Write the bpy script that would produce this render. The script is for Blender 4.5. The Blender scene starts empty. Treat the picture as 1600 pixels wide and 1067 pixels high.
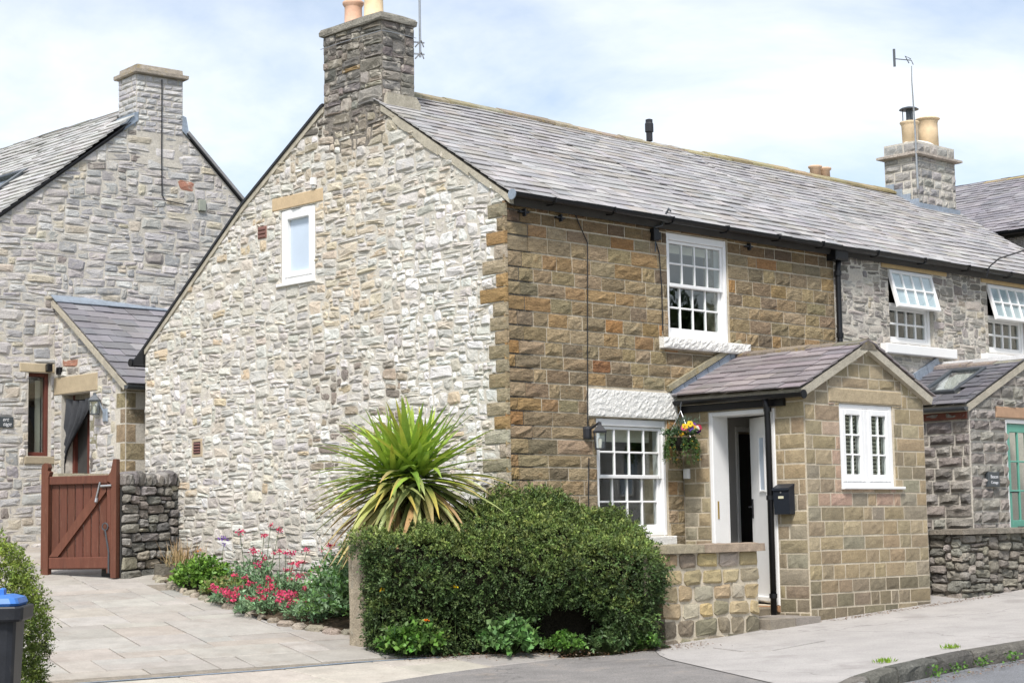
import bpy, math, random
import numpy as np
from mathutils import Matrix, Vector

SC = bpy.context.scene
COL = SC.collection
rad = math.radians

# ------------------------------------------------------------------ camera
CAM = (-13.371, -13.762, 0.848)
YAW, PIT, ROL = rad(45.681), rad(5.885), rad(-0.977)
fw = Vector((math.cos(YAW)*math.cos(PIT), math.sin(YAW)*math.cos(PIT), math.sin(PIT)))
rt = Vector((math.sin(YAW), -math.cos(YAW), 0)); up = rt.cross(fw)
r2 = rt*math.cos(ROL) + up*math.sin(ROL); u2 = -rt*math.sin(ROL) + up*math.cos(ROL)
cd = bpy.data.cameras.new('camera'); cd.sensor_width = 36; cd.lens = 36*2848.85/1600
cd.clip_start = .1; cd.clip_end = 3000
co = bpy.data.objects.new('camera', cd); COL.objects.link(co)
co.matrix_world = Matrix(((r2.x, u2.x, -fw.x, CAM[0]), (r2.y, u2.y, -fw.y, CAM[1]), (r2.z, u2.z, -fw.z, CAM[2]), (0, 0, 0, 1)))
SC.camera = co

# ------------------------------------------------------------------ sky, sun, exposure
SUN = Vector((-.66, -.48, 1.08)).normalized()      # towards the sun
w = bpy.data.worlds.new('World'); SC.world = w; w.use_nodes = True
nt = w.node_tree; nt.nodes.clear()
def N(t, **k):
    n = nt.nodes.new(t)
    for a, b in k.items(): setattr(n, a, b)
    return n
wo = N('ShaderNodeOutputWorld'); bg = N('ShaderNodeBackground'); sky = N('ShaderNodeTexSky')
sky.sky_type = 'NISHITA'; sky.sun_disc = False
sky.sun_elevation = math.asin(SUN.z); sky.sun_rotation = math.atan2(SUN.x, SUN.y)
sky.air_density = 1.0; sky.dust_density = 1.2; sky.ozone_density = 1.0
tc = N('ShaderNodeTexCoord'); sep = N('ShaderNodeSeparateXYZ'); nt.links.new(tc.outputs['Generated'], sep.inputs[0])
ad = N('ShaderNodeMath', operation='ADD'); ad.inputs[1].default_value = .22; nt.links.new(sep.outputs['Z'], ad.inputs[0])
mx = N('ShaderNodeMath', operation='MAXIMUM'); mx.inputs[1].default_value = .08; nt.links.new(ad.outputs[0], mx.inputs[0])
dx = N('ShaderNodeMath', operation='DIVIDE'); nt.links.new(sep.outputs['X'], dx.inputs[0]); nt.links.new(mx.outputs[0], dx.inputs[1])
dy = N('ShaderNodeMath', operation='DIVIDE'); nt.links.new(sep.outputs['Y'], dy.inputs[0]); nt.links.new(mx.outputs[0], dy.inputs[1])
cb = N('ShaderNodeCombineXYZ'); nt.links.new(dx.outputs[0], cb.inputs[0]); nt.links.new(dy.outputs[0], cb.inputs[1])
cn = N('ShaderNodeTexNoise'); cn.inputs['Scale'].default_value = 1.25; cn.inputs['Detail'].default_value = 9
cn.inputs['Roughness'].default_value = .56; cn.inputs['Distortion'].default_value = .35; nt.links.new(cb.outputs[0], cn.inputs['Vector'])
cr = N('ShaderNodeValToRGB'); cr.color_ramp.elements[0].position = .43; cr.color_ramp.elements[1].position = .70
cr.color_ramp.elements[0].color = (.16, .16, .16, 1)
nt.links.new(cn.outputs['Fac'], cr.inputs['Fac'])
mixc = N('ShaderNodeMixRGB'); nt.links.new(cr.outputs['Color'], mixc.inputs['Fac']); nt.links.new(sky.outputs[0], mixc.inputs[1])
mixc.inputs[2].default_value = (7.4, 7.55, 7.7, 1)
nt.links.new(mixc.outputs[0], bg.inputs['Color']); bg.inputs['Strength'].default_value = .054
nt.links.new(bg.outputs[0], wo.inputs[0])
sl = bpy.data.lights.new('sun', 'SUN'); sl.energy = 1.5; sl.angle = rad(12); sl.color = (1, .96, .91)
so = bpy.data.objects.new('sun', sl); COL.objects.link(so); so.rotation_euler = SUN.to_track_quat('Z', 'Y').to_euler()
SC.view_settings.view_transform = 'Standard'; SC.view_settings.look = 'None'
SC.view_settings.exposure = 1.66; SC.view_settings.gamma = 1; SC.view_settings.use_curve_mapping = False

# ------------------------------------------------------------------ helpers
RN = random.Random(11)
def U(a, b): return RN.uniform(a, b)
def lerp(a, b, t): return a + (b-a)*t
def g(x, y): return -.34 + .045*x + .094*max(y+1.8, 0)     # lie of the land
def vary(c, k=.12, t=.04):
    f = 1 + U(-k, k); return tuple(max(.005, v*f*(1+U(-t, t))) for v in c)
def pick(cols):
    s = sum(q for _, q in cols); r = U(0, s)
    for c, q in cols:
        r -= q
        if r <= 0: return c
    return cols[-1][0]
WORLD = {}
class Frame:                                   # a wall plane: u along, v up, n outward
    def __init__(s, O, u, v, n):
        s.O, s.u, s.v, s.n = Vector(O), Vector(u).normalized(), Vector(v).normalized(), Vector(n).normalized()
        s.flip = s.u.cross(s.v).dot(s.n) < 0
    def p(s, a, b, c): return s.O + s.u*a + s.v*b + s.n*c
class MB:
    def __init__(s): s.v = []; s.f = []; s.c = []
    def add(s, verts, faces, col=(.5, .5, .5), flip=False):
        o = len(s.v); s.v += [tuple(v) for v in verts]; s.c += [col]*len(verts)
        s.f += [tuple(o+i for i in (reversed(f) if flip else f)) for f in faces]
        return s
    def box(s, fr, u0, u1, v0, v1, n0, n1, col=(.5, .5, .5)):
        P = [fr.p(a, b, c) for c in (n0, n1) for b in (v0, v1) for a in (u0, u1)]
        return s.add(P, [(0, 2, 3, 1), (4, 5, 7, 6), (0, 1, 5, 4), (2, 6, 7, 3), (0, 4, 6, 2), (1, 3, 7, 5)], col, fr.flip)
    def bev(s, fr, u0, u1, v0, v1, n0, n1, b=.01, col=(.5, .5, .5)):   # box with chamfered front edges
        P = [fr.p(a, c, n0) for a, c in ((u0, v0), (u1, v0), (u1, v1), (u0, v1))]
        P += [fr.p(a, c, n1-b) for a, c in ((u0, v0), (u1, v0), (u1, v1), (u0, v1))]
        P += [fr.p(a, c, n1) for a, c in ((u0+b, v0+b), (u1-b, v0+b), (u1-b, v1-b), (u0+b, v1-b))]
        F = [(3, 2, 1, 0), (8, 9, 10, 11)]
        for k in range(2):
            for i in range(4): F.append((k*4+i, k*4+(i+1) % 4, k*4+4+(i+1) % 4, k*4+4+i))
        return s.add(P, F, col, fr.flip)
    def prism(s, fr, poly, n0, n1, col=(.5, .5, .5)):
        k = len(poly); P = [fr.p(a, b, n0) for a, b in poly] + [fr.p(a, b, n1) for a, b in poly]
        F = [tuple(range(k-1, -1, -1)), tuple(range(k, 2*k))] + [(i, (i+1) % k, k+(i+1) % k, k+i) for i in range(k)]
        return s.add(P, F, col, fr.flip)
    def tube(s, pts, r, n=8, col=(.5, .5, .5), cap=True):
        pts = [Vector(p) for p in pts]; rr = r if isinstance(r, (list, tuple)) else [r]*len(pts)
        V = []; ref = None
        for i, p in enumerate(pts):
            d = (pts[min(i+1, len(pts)-1)] - pts[max(i-1, 0)])
            d = d.normalized() if d.length > 1e-9 else Vector((0, 0, 1))
            a = ref if ref is not None and abs(ref.dot(d)) < .95 else (Vector((1, 0, 0)) if abs(d.x) < .8 else Vector((0, 1, 0)))
            x = (a - d*a.dot(d)).normalized(); y = d.cross(x); ref = x
            V += [p + (x*math.cos(2*math.pi*k/n) + y*math.sin(2*math.pi*k/n))*rr[i] for k in range(n)]
        F = [(i*n+k, i*n+(k+1) % n, (i+1)*n+(k+1) % n, (i+1)*n+k) for i in range(len(pts)-1) for k in range(n)]
        if cap: F += [tuple(range(n-1, -1, -1)), tuple((len(pts)-1)*n+k for k in range(n))]
        return s.add(V, F, col)
    def lathe(s, c, prof, n=16, col=(.5, .5, .5)):       # prof: (radius, z)
        return s.tube([Vector(c)+Vector((0, 0, z)) for _, z in prof], [q for q, _ in prof], n, col) if False else s._lathe(c, prof, n, col)
    def _lathe(s, c, prof, n, col):
        V = [(c[0]+q*math.cos(2*math.pi*k/n), c[1]+q*math.sin(2*math.pi*k/n), c[2]+z) for q, z in prof for k in range(n)]
        F = [(i*n+k, i*n+(k+1) % n, (i+1)*n+(k+1) % n, (i+1)*n+k) for i in range(len(prof)-1) for k in range(n)]
        F += [tuple(range(n-1, -1, -1)), tuple((len(prof)-1)*n+k for k in range(n))]
        return s.add(V, F, col)
    def merge(s, o):
        k = len(s.v); s.v += o.v; s.c += o.c; s.f += [tuple(i+k for i in f) for f in o.f]; return s
    def build(s, name, mat, parent=None, smooth=False, origin=None):
        a = np.array(s.v, dtype=np.float64)
        if origin is None:
            lo, hi = a.min(0), a.max(0); org = Vector(((lo[0]+hi[0])/2, (lo[1]+hi[1])/2, lo[2]))
        else: org = Vector(origin)
        me = bpy.data.meshes.new(name); me.from_pydata((a-np.array(org)).tolist(), [], s.f)
        ca = me.color_attributes.new('col', 'FLOAT_COLOR', 'POINT')
        cc = np.ones((len(s.v), 4), dtype=np.float32); cc[:, :3] = np.array(s.c, dtype=np.float32); ca.data.foreach_set('color', cc.ravel())
        me.materials.append(mat)
        if smooth: me.polygons.foreach_set('use_smooth', [True]*len(me.polygons))
        return link(name, me, org, parent)
def link(name, data, org, parent=None):
    o = bpy.data.objects.new(name, data); COL.objects.link(o); WORLD[o.name] = Vector(org)
    if parent is not None: o.parent = parent; o.location = Vector(org) - WORLD[parent.name]
    else: o.location = org
    return o
def thing(name, loc, label, cat, group=None):
    o = link(name, None, loc); o.empty_display_size = .2; o['label'] = label; o['category'] = cat
    if group: o['group'] = group
    return o
def tag(o, label, cat, group=None):
    o['label'] = label; o['category'] = cat
    if group: o['group'] = group
    return o
def struct(o): o['kind'] = 'structure'; return o
def stuff(o): o['kind'] = 'stuff'; return o
def emit(parent, name, pieces, mat, limit=300):        # the pieces that show largest as parts, the rest as one part
    def key(mb):
        a = np.array(mb.v); lo, hi = a.min(0), a.max(0); d = (a.mean(0)-np.array(CAM)); e = np.sort(hi-lo)
        return -(e[2]*e[1])/d.dot(d)
    ps = sorted(pieces, key=key)
    for mb in ps[:limit]: mb.build(name, mat, parent)
    if len(ps) > limit:
        m = MB()
        for q in ps[limit:]: m.merge(q)
        stuff(m.build(name, mat, parent))

# ------------------------------------------------------------------ materials
def material(name, base=None, rough=.8, spec=.35, metal=0, attr=False, n1=(40, .25), n2=(4, .18), bump=(60, .3, .01), bump2=None, stretch=None,
             stain=None, trans=0, coat=0, crack=None):
    m = bpy.data.materials.new(name); m.use_nodes = True; t = m.node_tree; L = t.links; b = t.nodes['Principled BSDF']
    b.inputs['Roughness'].default_value = rough; b.inputs['Specular IOR Level'].default_value = spec; b.inputs['Metallic'].default_value = metal
    if coat: b.inputs['Coat Weight'].default_value = coat
    geo = t.nodes.new('ShaderNodeNewGeometry'); pos = geo.outputs['Position']
    if stretch:
        mp = t.nodes.new('ShaderNodeVectorMath'); mp.operation = 'MULTIPLY'; mp.inputs[1].default_value = stretch; L.new(pos, mp.inputs[0]); pos = mp.outputs[0]
    if attr:
        at = t.nodes.new('ShaderNodeAttribute'); at.attribute_name = 'col'; c = at.outputs['Color']
    else:
        rgb = t.nodes.new('ShaderNodeRGB'); rgb.outputs[0].default_value = (*base, 1); c = rgb.outputs[0]
    def noise(scale, detail=6, rg=.6):
        q = t.nodes.new('ShaderNodeTexNoise'); q.inputs['Scale'].default_value = scale; q.inputs['Detail'].default_value = detail; q.inputs['Roughness'].default_value = rg
        L.new(pos, q.inputs['Vector']); return q.outputs['Fac']
    for q in (n1, n2):
        if not q or not q[1]: continue
        r = t.nodes.new('ShaderNodeMapRange'); r.inputs[1].default_value = .25; r.inputs[2].default_value = .75
        r.inputs[3].default_value = 1-q[1]; r.inputs[4].default_value = 1+q[1]; L.new(noise(q[0]), r.inputs[0])
        v = t.nodes.new('ShaderNodeVectorMath'); v.operation = 'SCALE'; L.new(c, v.inputs[0]); L.new(r.outputs[0], v.inputs['Scale']); c = v.outputs[0]
    if stain:                                          # patches of lichen, rust or dirt: (scale, low, high, colour, amount)
        for (sc, lo, hi, scol, amt) in stain:
            r = t.nodes.new('ShaderNodeMapRange'); r.inputs[1].default_value = lo; r.inputs[2].default_value = hi; r.inputs[3].default_value = 0; r.inputs[4].default_value = amt
            L.new(noise(sc, 8, .65), r.inputs[0])
            mxx = t.nodes.new('ShaderNodeMixRGB'); L.new(r.outputs[0], mxx.inputs['Fac']); L.new(c, mxx.inputs[1]); mxx.inputs[2].default_value = (*scol, 1); c = mxx.outputs[0]
    if crack:                                          # fine cracks: (cells per metre, width, darkness)
        nz = t.nodes.new('ShaderNodeTexNoise'); nz.inputs['Scale'].default_value = 2.5; nz.inputs['Detail'].default_value = 5; L.new(pos, nz.inputs['Vector'])
        av = t.nodes.new('ShaderNodeVectorMath'); av.operation = 'MULTIPLY_ADD'; av.inputs[1].default_value = (.7, .7, .7); L.new(nz.outputs['Color'], av.inputs[0]); L.new(pos, av.inputs[2])
        vo = t.nodes.new('ShaderNodeTexVoronoi'); vo.feature = 'DISTANCE_TO_EDGE'; vo.inputs['Scale'].default_value = crack[0]; L.new(av.outputs[0], vo.inputs['Vector'])
        r = t.nodes.new('ShaderNodeMapRange'); r.inputs[1].default_value = 0; r.inputs[2].default_value = crack[1]; r.inputs[3].default_value = 1-crack[2]; r.inputs[4].default_value = 1; L.new(vo.outputs['Distance'], r.inputs[0])
        v = t.nodes.new('ShaderNodeVectorMath'); v.operation = 'SCALE'; L.new(c, v.inputs[0]); L.new(r.outputs[0], v.inputs['Scale']); c = v.outputs[0]
    L.new(c, b.inputs['Base Color'])
    last = None
    for q in (bump2, bump):
        if not q: continue
        bp = t.nodes.new('ShaderNodeBump'); bp.inputs['Strength'].default_value = q[1]; bp.inputs['Distance'].default_value = q[2]
        L.new(noise(q[0], 8, .65), bp.inputs['Height'])
        if last: L.new(last, bp.inputs['Normal'])
        last = bp.outputs['Normal']
    if last: L.new(last, b.inputs['Normal'])
    if trans:
        tr = t.nodes.new('ShaderNodeBsdfTranslucent'); L.new(c, tr.inputs['Color']); ms = t.nodes.new('ShaderNodeMixShader'); ms.inputs[0].default_value = trans
        L.new(b.outputs[0], ms.inputs[1]); L.new(tr.outputs[0], ms.inputs[2]); L.new(ms.outputs[0], t.nodes['Material Output'].inputs['Surface'])
    return m
M = {}
M['rubble'] = material('limestone', attr=True, rough=.92, spec=.2, n1=(55, .22), n2=(2.2, .16), bump=(70, .8, .012), bump2=(16, .6, .03), stain=[(5, .62, .74, (.22, .195, .165), .5), (9, .54, .62, (.54, .50, .43), .6)])
M['mortar'] = material('lime_mortar', (.545, .51, .445), rough=.95, spec=.15, n1=(45, .2), n2=(3, .15), bump=(90, .7, .010), bump2=(14, .6, .02), stain=[(5, .60, .74, (.32, .29, .25), .5)])
M['mortar_b'] = material('ashlar_mortar', (.50, .44, .34), rough=.95, spec=.15, n1=(45, .2), n2=(5, .25), bump=(90, .6, .008))
M['grit'] = material('gritstone', attr=True, rough=.9, spec=.2, n1=(45, .34), n2=(9, .26), bump=(40, 1.0, .016), bump2=(16, 1.0, .035), stretch=(1, 1, 2.6), stain=[(5, .58, .70, (.36, .21, .09), .45), (7, .62, .74, (.12, .10, .075), .4)])
M['porch'] = material('porch_stone', attr=True, rough=.9, spec=.2, n1=(70, .25), n2=(9, .2), bump=(60, .7, .008), bump2=(20, .5, .015), stain=[(10, .62, .74, (.12, .10, .07), .4)])
M['dry'] = material('dry_stone', attr=True, rough=.95, spec=.15, n1=(60, .35), n2=(12, .3), bump=(60, .9, .015), bump2=(20, .7, .03), stain=[(14, .58, .70, (.32, .32, .28), .5), (9, .64, .74, (.14, .15, .06), .4)])
M['slate'] = material('stone_slate', attr=True, rough=.5, spec=.5, n1=(50, .15), n2=(3, .16), bump=(60, .4, .005), stain=[(13, .62, .74, (.46, .44, .36), .35), (2, .55, .70, (.22, .205, .18), .45), (7, .63, .71, (.25, .24, .14), .4)])
M['ridge'] = material('ridge_stone', attr=True, rough=.95, spec=.15, n1=(60, .3), n2=(10, .25), bump=(60, .8, .012), stain=[(12, .54, .66, (.30, .22, .07), .55), (16, .6, .7, (.13, .13, .10), .5)])
M['sandlintel'] = material('sandstone_lintel', attr=True, rough=.9, spec=.2, n1=(80, .12), n2=(8, .12), bump=(90, .35, .005))
M['white'] = material('white_paint', (.80, .80, .79), rough=.42, spec=.45, n1=(60, .02), n2=(5, .04), bump=(120, .06, .002))
M['whitestone'] = material('white_painted_stone', (.78, .765, .72), rough=.75, spec=.3, n1=(50, .06), n2=(9, .08), bump=(45, .9, .02), bump2=(20, .6, .02), stain=[(18, .62, .72, (.45, .42, .36), .4)])
M['black'] = material('black_plastic', (.008, .0085, .010), rough=.38, spec=.32, n1=(40, .2), n2=(6, .25), bump=(60, .08, .002))
M['iron'] = material('black_iron', (.02, .021, .025), rough=.5, spec=.4, n1=(60, .3), n2=None, bump=(90, .2, .002))
M['lead'] = material('lead', (.30, .35, .41), rough=.45, spec=.5, metal=.3, n1=(25, .2), n2=(6, .2), bump=(20, .3, .01))
M['cement'] = material('cement', (.42, .385, .31), rough=.95, spec=.15, n1=(50, .2), n2=(5, .22), bump=(50, .7, .012), stain=[(7, .55, .7, (.22, .20, .16), .5)])
M['room'] = material('plaster', (.55, .54, .52), rough=.9, n1=None, n2=(4, .04), bump=None)
M['dark'] = material('dark_interior', (.05, .048, .045), rough=.9, n1=None, n2=(4, .2), bump=None)
M['pot'] = material('fireclay', attr=True, rough=.7, spec=.3, n1=(40, .08), n2=(7, .15), bump=(60, .2, .004))
M['wood'] = material('stained_timber', attr=True, rough=.55, spec=.35, n1=(50, .18), n2=(5, .2), bump=(30, .35, .005), stretch=(6, 6, .6), stain=[(9, .58, .70, (.22, .12, .08), .45), (4, .60, .70, (.05, .022, .015), .5)])
M['metal'] = material('galvanised_steel', (.42, .43, .44), rough=.4, metal=.8, n1=(50, .15), n2=None, bump=None)
M['gunmetal'] = material('grey_steel', (.10, .11, .12), rough=.45, metal=.5, n1=(50, .2), n2=None, bump=(60, .1, .002))
M['brass'] = material('brass', (.55, .38, .12), rough=.3, metal=.9, n1=None, n2=None, bump=None)
M['leaf'] = material('leaf', attr=True, rough=.5, spec=.4, n1=(30, .15), n2=(5, .12), bump=None, trans=.28)
M['leafy'] = material('hedge_leaf', attr=True, rough=.55, spec=.32, n1=(25, .2), n2=(4, .18), bump=None, trans=.2)
M['sword'] = material('sword_leaf', attr=True, rough=.42, spec=.45, n1=(40, .15), n2=(8, .12), bump=None, trans=.22)
M['petal'] = material('petal', attr=True, rough=.6, spec=.25, n1=(60, .15), n2=None, bump=None, trans=.3)
M['bark'] = material('bark', (.075, .058, .04), rough=.95, n1=(40, .4), n2=(8, .3), bump=(40, .9, .02))
M['twig'] = material('hedge_core_shade', (.022, .019, .013), rough=1, spec=.1, n1=(40, .4), n2=(8, .3), bump=(40, 1, .04))  # near-black: the shade inside the hedges put into a colour
M['soil'] = material('soil', (.10, .075, .052), rough=1, spec=.1, n1=(40, .4), n2=(8, .35), bump=(40, 1, .03), stain=[(14, .56, .66, (.30, .24, .17), .6)])
M['flag'] = material('flagstone', attr=True, rough=.85, spec=.25, n1=(50, .14), n2=(4, .16), bump=(40, .45, .008), bump2=(6, .35, .02), stain=[(3, .54, .70, (.25, .20, .16), .38), (22, .66, .74, (.20, .19, .17), .4)])
M['joint'] = material('paving_joint', (.24, .21, .17), rough=1, n1=(60, .4), n2=(8, .3), bump=(60, .8, .01))
M['concrete'] = material('pavement_concrete', (.375, .355, .335), rough=.9, spec=.25, n1=(70, .20), n2=(1.6, .14), bump=(80, .5, .008), stain=[(1.5, .54, .66, (.26, .24, .225), .6), (22, .64, .74, (.22, .21, .20), .5), (5, .62, .70, (.43, .41, .385), .6)], crack=(.24, .006, .28))
M['tarmac'] = material('worn_tarmac', (.235, .222, .21), rough=.92, spec=.25, n1=(75, .42), n2=(2.5, .2), bump=(90, .9, .012), stain=[(2.5, .55, .68, (.31, .26, .21), .5), (1.2, .56, .66, (.15, .142, .135), .5)], crack=(.35, .006, .3))
M['road'] = material('asphalt_road', (.20, .205, .215), rough=.9, spec=.3, n1=(75, .5), n2=(2.5, .12), bump=(180, .9, .01))
M['grass'] = material('earth', (.10, .11, .05), rough=1, n1=(20, .4), n2=(2, .3), bump=(20, 1, .05))
M['binbody'] = material('bin_plastic', (.018, .020, .025), rough=.5, spec=.35, n1=(60, .2), n2=(6, .3), bump=(90, .15, .003), stain=[(7, .60, .72, (.09, .085, .075), .4)])
M['binlid'] = material('blue_plastic', (.045, .17, .50), rough=.45, spec=.4, n1=(60, .08), n2=(6, .1), bump=None)
M['green'] = material('green_paint', (.115, .33, .255), rough=.4, spec=.4, n1=(50, .05), n2=(6, .06), bump=None)
M['slateplate'] = material('slate_plate', (.055, .065, .072), rough=.4, spec=.5, n1=(60, .15), n2=None, bump=None)
M['letter'] = material('white_lettering', (.75, .76, .78), rough=.6, n1=None, n2=None, bump=None)
M['cloth'] = material('grey_voile', (.055, .058, .065), rough=.9, n1=(40, .15), n2=(8, .2), bump=None)
M['blind'] = material('blind', (.62, .58, .48), rough=.8, n1=None, n2=(8, .05), bump=None)
M['skysheet'] = material('sky_sheet', (.62, .68, .74), rough=.6, n1=None, n2=(3, .05), bump=None)  # sky reflection of the hung panes put into a colour
M['boxpaint'] = material('navy_box_paint', (.016, .020, .028), rough=.4, spec=.35, n1=(60, .15), n2=None, bump=(90, .05, .002))
M['wick'] = material('coir', (.02, .016, .012), rough=1, n1=(60, .4), n2=None, bump=(60, .6, .01))
M['redbrick'] = material('terracotta', attr=True, rough=.85, n1=(60, .15), n2=(10, .15), bump=(60, .3, .005))
def glass_material(name, tint=(1, 1, 1)):
    m = bpy.data.materials.new(name); m.use_nodes = True; t = m.node_tree; t.nodes.clear()
    o = t.nodes.new('ShaderNodeOutputMaterial'); a = t.nodes.new('ShaderNodeBsdfTransparent'); a.inputs[0].default_value = (*tint, 1)
    q = t.nodes.new('ShaderNodeBsdfGlossy'); q.inputs['Roughness'].default_value = .015; lw_ = t.nodes.new('ShaderNodeLayerWeight'); pw_ = t.nodes.new('ShaderNodeMath'); pw_.operation = 'POWER'; pw_.inputs[1].default_value = 4; t.links.new(lw_.outputs['Facing'], pw_.inputs[0]); f = t.nodes.new('ShaderNodeMath'); f.operation = 'MULTIPLY_ADD'; f.inputs[1].default_value = .85; f.inputs[2].default_value = .085; t.links.new(pw_.outputs[0], f.inputs[0])
    nz = t.nodes.new('ShaderNodeTexNoise'); nz.inputs['Scale'].default_value = 2.2; nz.inputs['Detail'].default_value = 2; ge = t.nodes.new('ShaderNodeNewGeometry')
    bp = t.nodes.new('ShaderNodeBump'); bp.inputs['Strength'].default_value = .12; bp.inputs['Distance'].default_value = .02
    L = t.links; L.new(ge.outputs['Position'], nz.inputs['Vector']); L.new(nz.outputs['Fac'], bp.inputs['Height']); L.new(bp.outputs[0], q.inputs['Normal'])
    s = t.nodes.new('ShaderNodeMixShader'); L.new(f.outputs[0], s.inputs[0]); L.new(a.outputs[0], s.inputs[1]); L.new(q.outputs[0], s.inputs[2]); L.new(s.outputs[0], o.inputs[0])
    return m
M['glass'] = glass_material('window_glass', (.93, .96, .95))
M['frost'] = material('frosted_glass', (.50, .58, .68), rough=.25, spec=.5, n1=None, n2=(2, .06), bump=None)

# ------------------------------------------------------------------ masonry
def clip(poly, a, b, c):                        # keep a*u + b*v <= c
    out = []
    for i in range(len(poly)):
        p, q = poly[i], poly[(i+1) % len(poly)]; dp = a*p[0]+b*p[1]-c; dq = a*q[0]+b*q[1]-c
        if dp <= 0: out.append(p)
        if dp*dq < 0: t = dp/(dp-dq); out.append((p[0]+(q[0]-p[0])*t, p[1]+(q[1]-p[1])*t))
    return out
def area(p): return abs(sum(p[i][0]*p[(i+1) % len(p)][1]-p[(i+1) % len(p)][0]*p[i][1] for i in range(len(p))))/2
def cut_holes(poly, holes):
    for (a, b, c, d) in holes:
        us = [p[0] for p in poly]; vs = [p[1] for p in poly]
        if max(us) <= a or min(us) >= b or max(vs) <= c or min(vs) >= d: continue
        best = max((clip(poly, 1, 0, a), clip(poly, -1, 0, -b), clip(poly, 0, 1, c), clip(poly, 0, -1, -d)), key=lambda q: area(q) if len(q) > 2 else 0)
        poly = best
        if len(poly) < 3 or area(poly) < .0012: return None
    return poly
def pack(nu, nv, sizes, fine=False):
    occ = np.zeros((nv, nu), bool); out = []
    for r in range(nv):
        for c in range(nu):
            if occ[r, c]: continue
            w_, h_ = pick(sizes)
            if fine: w_ = w_*2+RN.choice((-1, 0, 0, 1)) if w_ > 1 else 2
            run = 0
            while c+run < nu and run < w_ and not occ[r, c+run]: run += 1
            w_ = run; h_ = min(h_, nv-r)
            if c+w_ < nu and not occ[r, c+w_] and (c+w_+1 >= nu or occ[r, c+w_+1]): w_ += 1
            occ[r:r+h_, c:c+w_] = True; out.append((c, r, w_, h_))
    return out
def warp(u, v, k, s):
    return (u + k*(math.sin(u*3.1/s+v*5.3/s+1.7)+.6*math.sin(u*7.7/s-v*3.1/s)), v + k*(math.sin(u*2.3/s-v*1.9/s+.4)+.7*math.sin(u*6.1/s+v*4.7/s+2.2)))
def stone_poly(u0, u1, v0, v1, cutk=.22, jit=.06):
    w_, h_ = u1-u0, v1-v0; m = min(w_, h_); k = lambda: m*cutk*U(.25, 1.5)
    P = [(u0+k(), v0), (u1-k(), v0), (u1, v0+k()*.8), (u1, v1-k()*.8), (u1-k(), v1), (u0+k(), v1), (u0, v1-k()*.8), (u0, v0+k()*.8)]
    return [(a+U(-1, 1)*jit*m, b+U(-1, 1)*jit*m) for a, b in P]
def stone_mb(fr, poly, proud, rough, col, back=-.03, rim=.35):
    k = len(poly); cu = sum(p[0] for p in poly)/k; cv = sum(p[1] for p in poly)/k
    sh = lambda f: [(cu+(a-cu)*f, cv+(b-cv)*f) for a, b in poly]
    tu, tv = U(-.25, .25), U(-.35, .15)
    V = [fr.p(a, b, back) for a, b in poly] + [fr.p(a, b, proud*rim+U(-1, 1)*rough*.35) for a, b in sh(.955)]
    V += [fr.p(a, b, proud+U(-1, 1)*rough+tu*(a-cu)*.35+tv*(b-cv)*.35) for a, b in sh(U(.55, .75))] + [fr.p(cu, cv, proud+U(-.5, 1)*rough)]
    F = []
    for r in range(2): F += [(r*k+i, r*k+(i+1) % k, (r+1)*k+(i+1) % k, (r+1)*k+i) for i in range(k)]
    F += [(2*k+i, 2*k+(i+1) % k, 3*k) for i in range(k)]
    return MB().add(V, F, col, fr.flip)
RUBBLE_SIZES = [((2, 2), 3), ((3, 2), 4), ((4, 2), 3), ((3, 1), 3), ((4, 1), 2.5), ((5, 2), 1.6), ((2, 1), 2), ((2, 3), 1.2), ((3, 3), 1.4), ((5, 3), .8), ((1, 1), .8), ((6, 1), .8), ((1, 2), .8)]
def rubble(fr, u0, u1, v0, v1, cu, cv, colfn, holes=(), planes=(), joint=.012, proud=(.004, .022), rough=.007, wk=.012, ws=.55, cutk=.22, sizes=RUBBLE_SIZES, skip=None, mat=None):
    out = []
    cu = cu/2
    for (c, r, a, b) in pack(int((u1-u0)/cu)+2, int((v1-v0)/cv)+2, sizes, True):
        p = stone_poly(u0+c*cu+joint/2, u0+(c+a)*cu-joint/2, v0+r*cv+joint/2, v0+(r+b)*cv-joint/2, cutk)
        p = [warp(x, y, wk, ws) for x, y in p]
        for pl in planes:
            p = clip(p, *pl)
            if len(p) < 3: break
        if len(p) < 3 or area(p) < .0012: continue
        p = cut_holes(p, holes)
        if not p: continue
        cx = sum(q[0] for q in p)/len(p); cy = sum(q[1] for q in p)/len(p)
        if skip and skip(cx, cy): continue
        out.append(stone_mb(fr, p, U(*proud), rough, colfn(cx, cy)))
    return out
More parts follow.
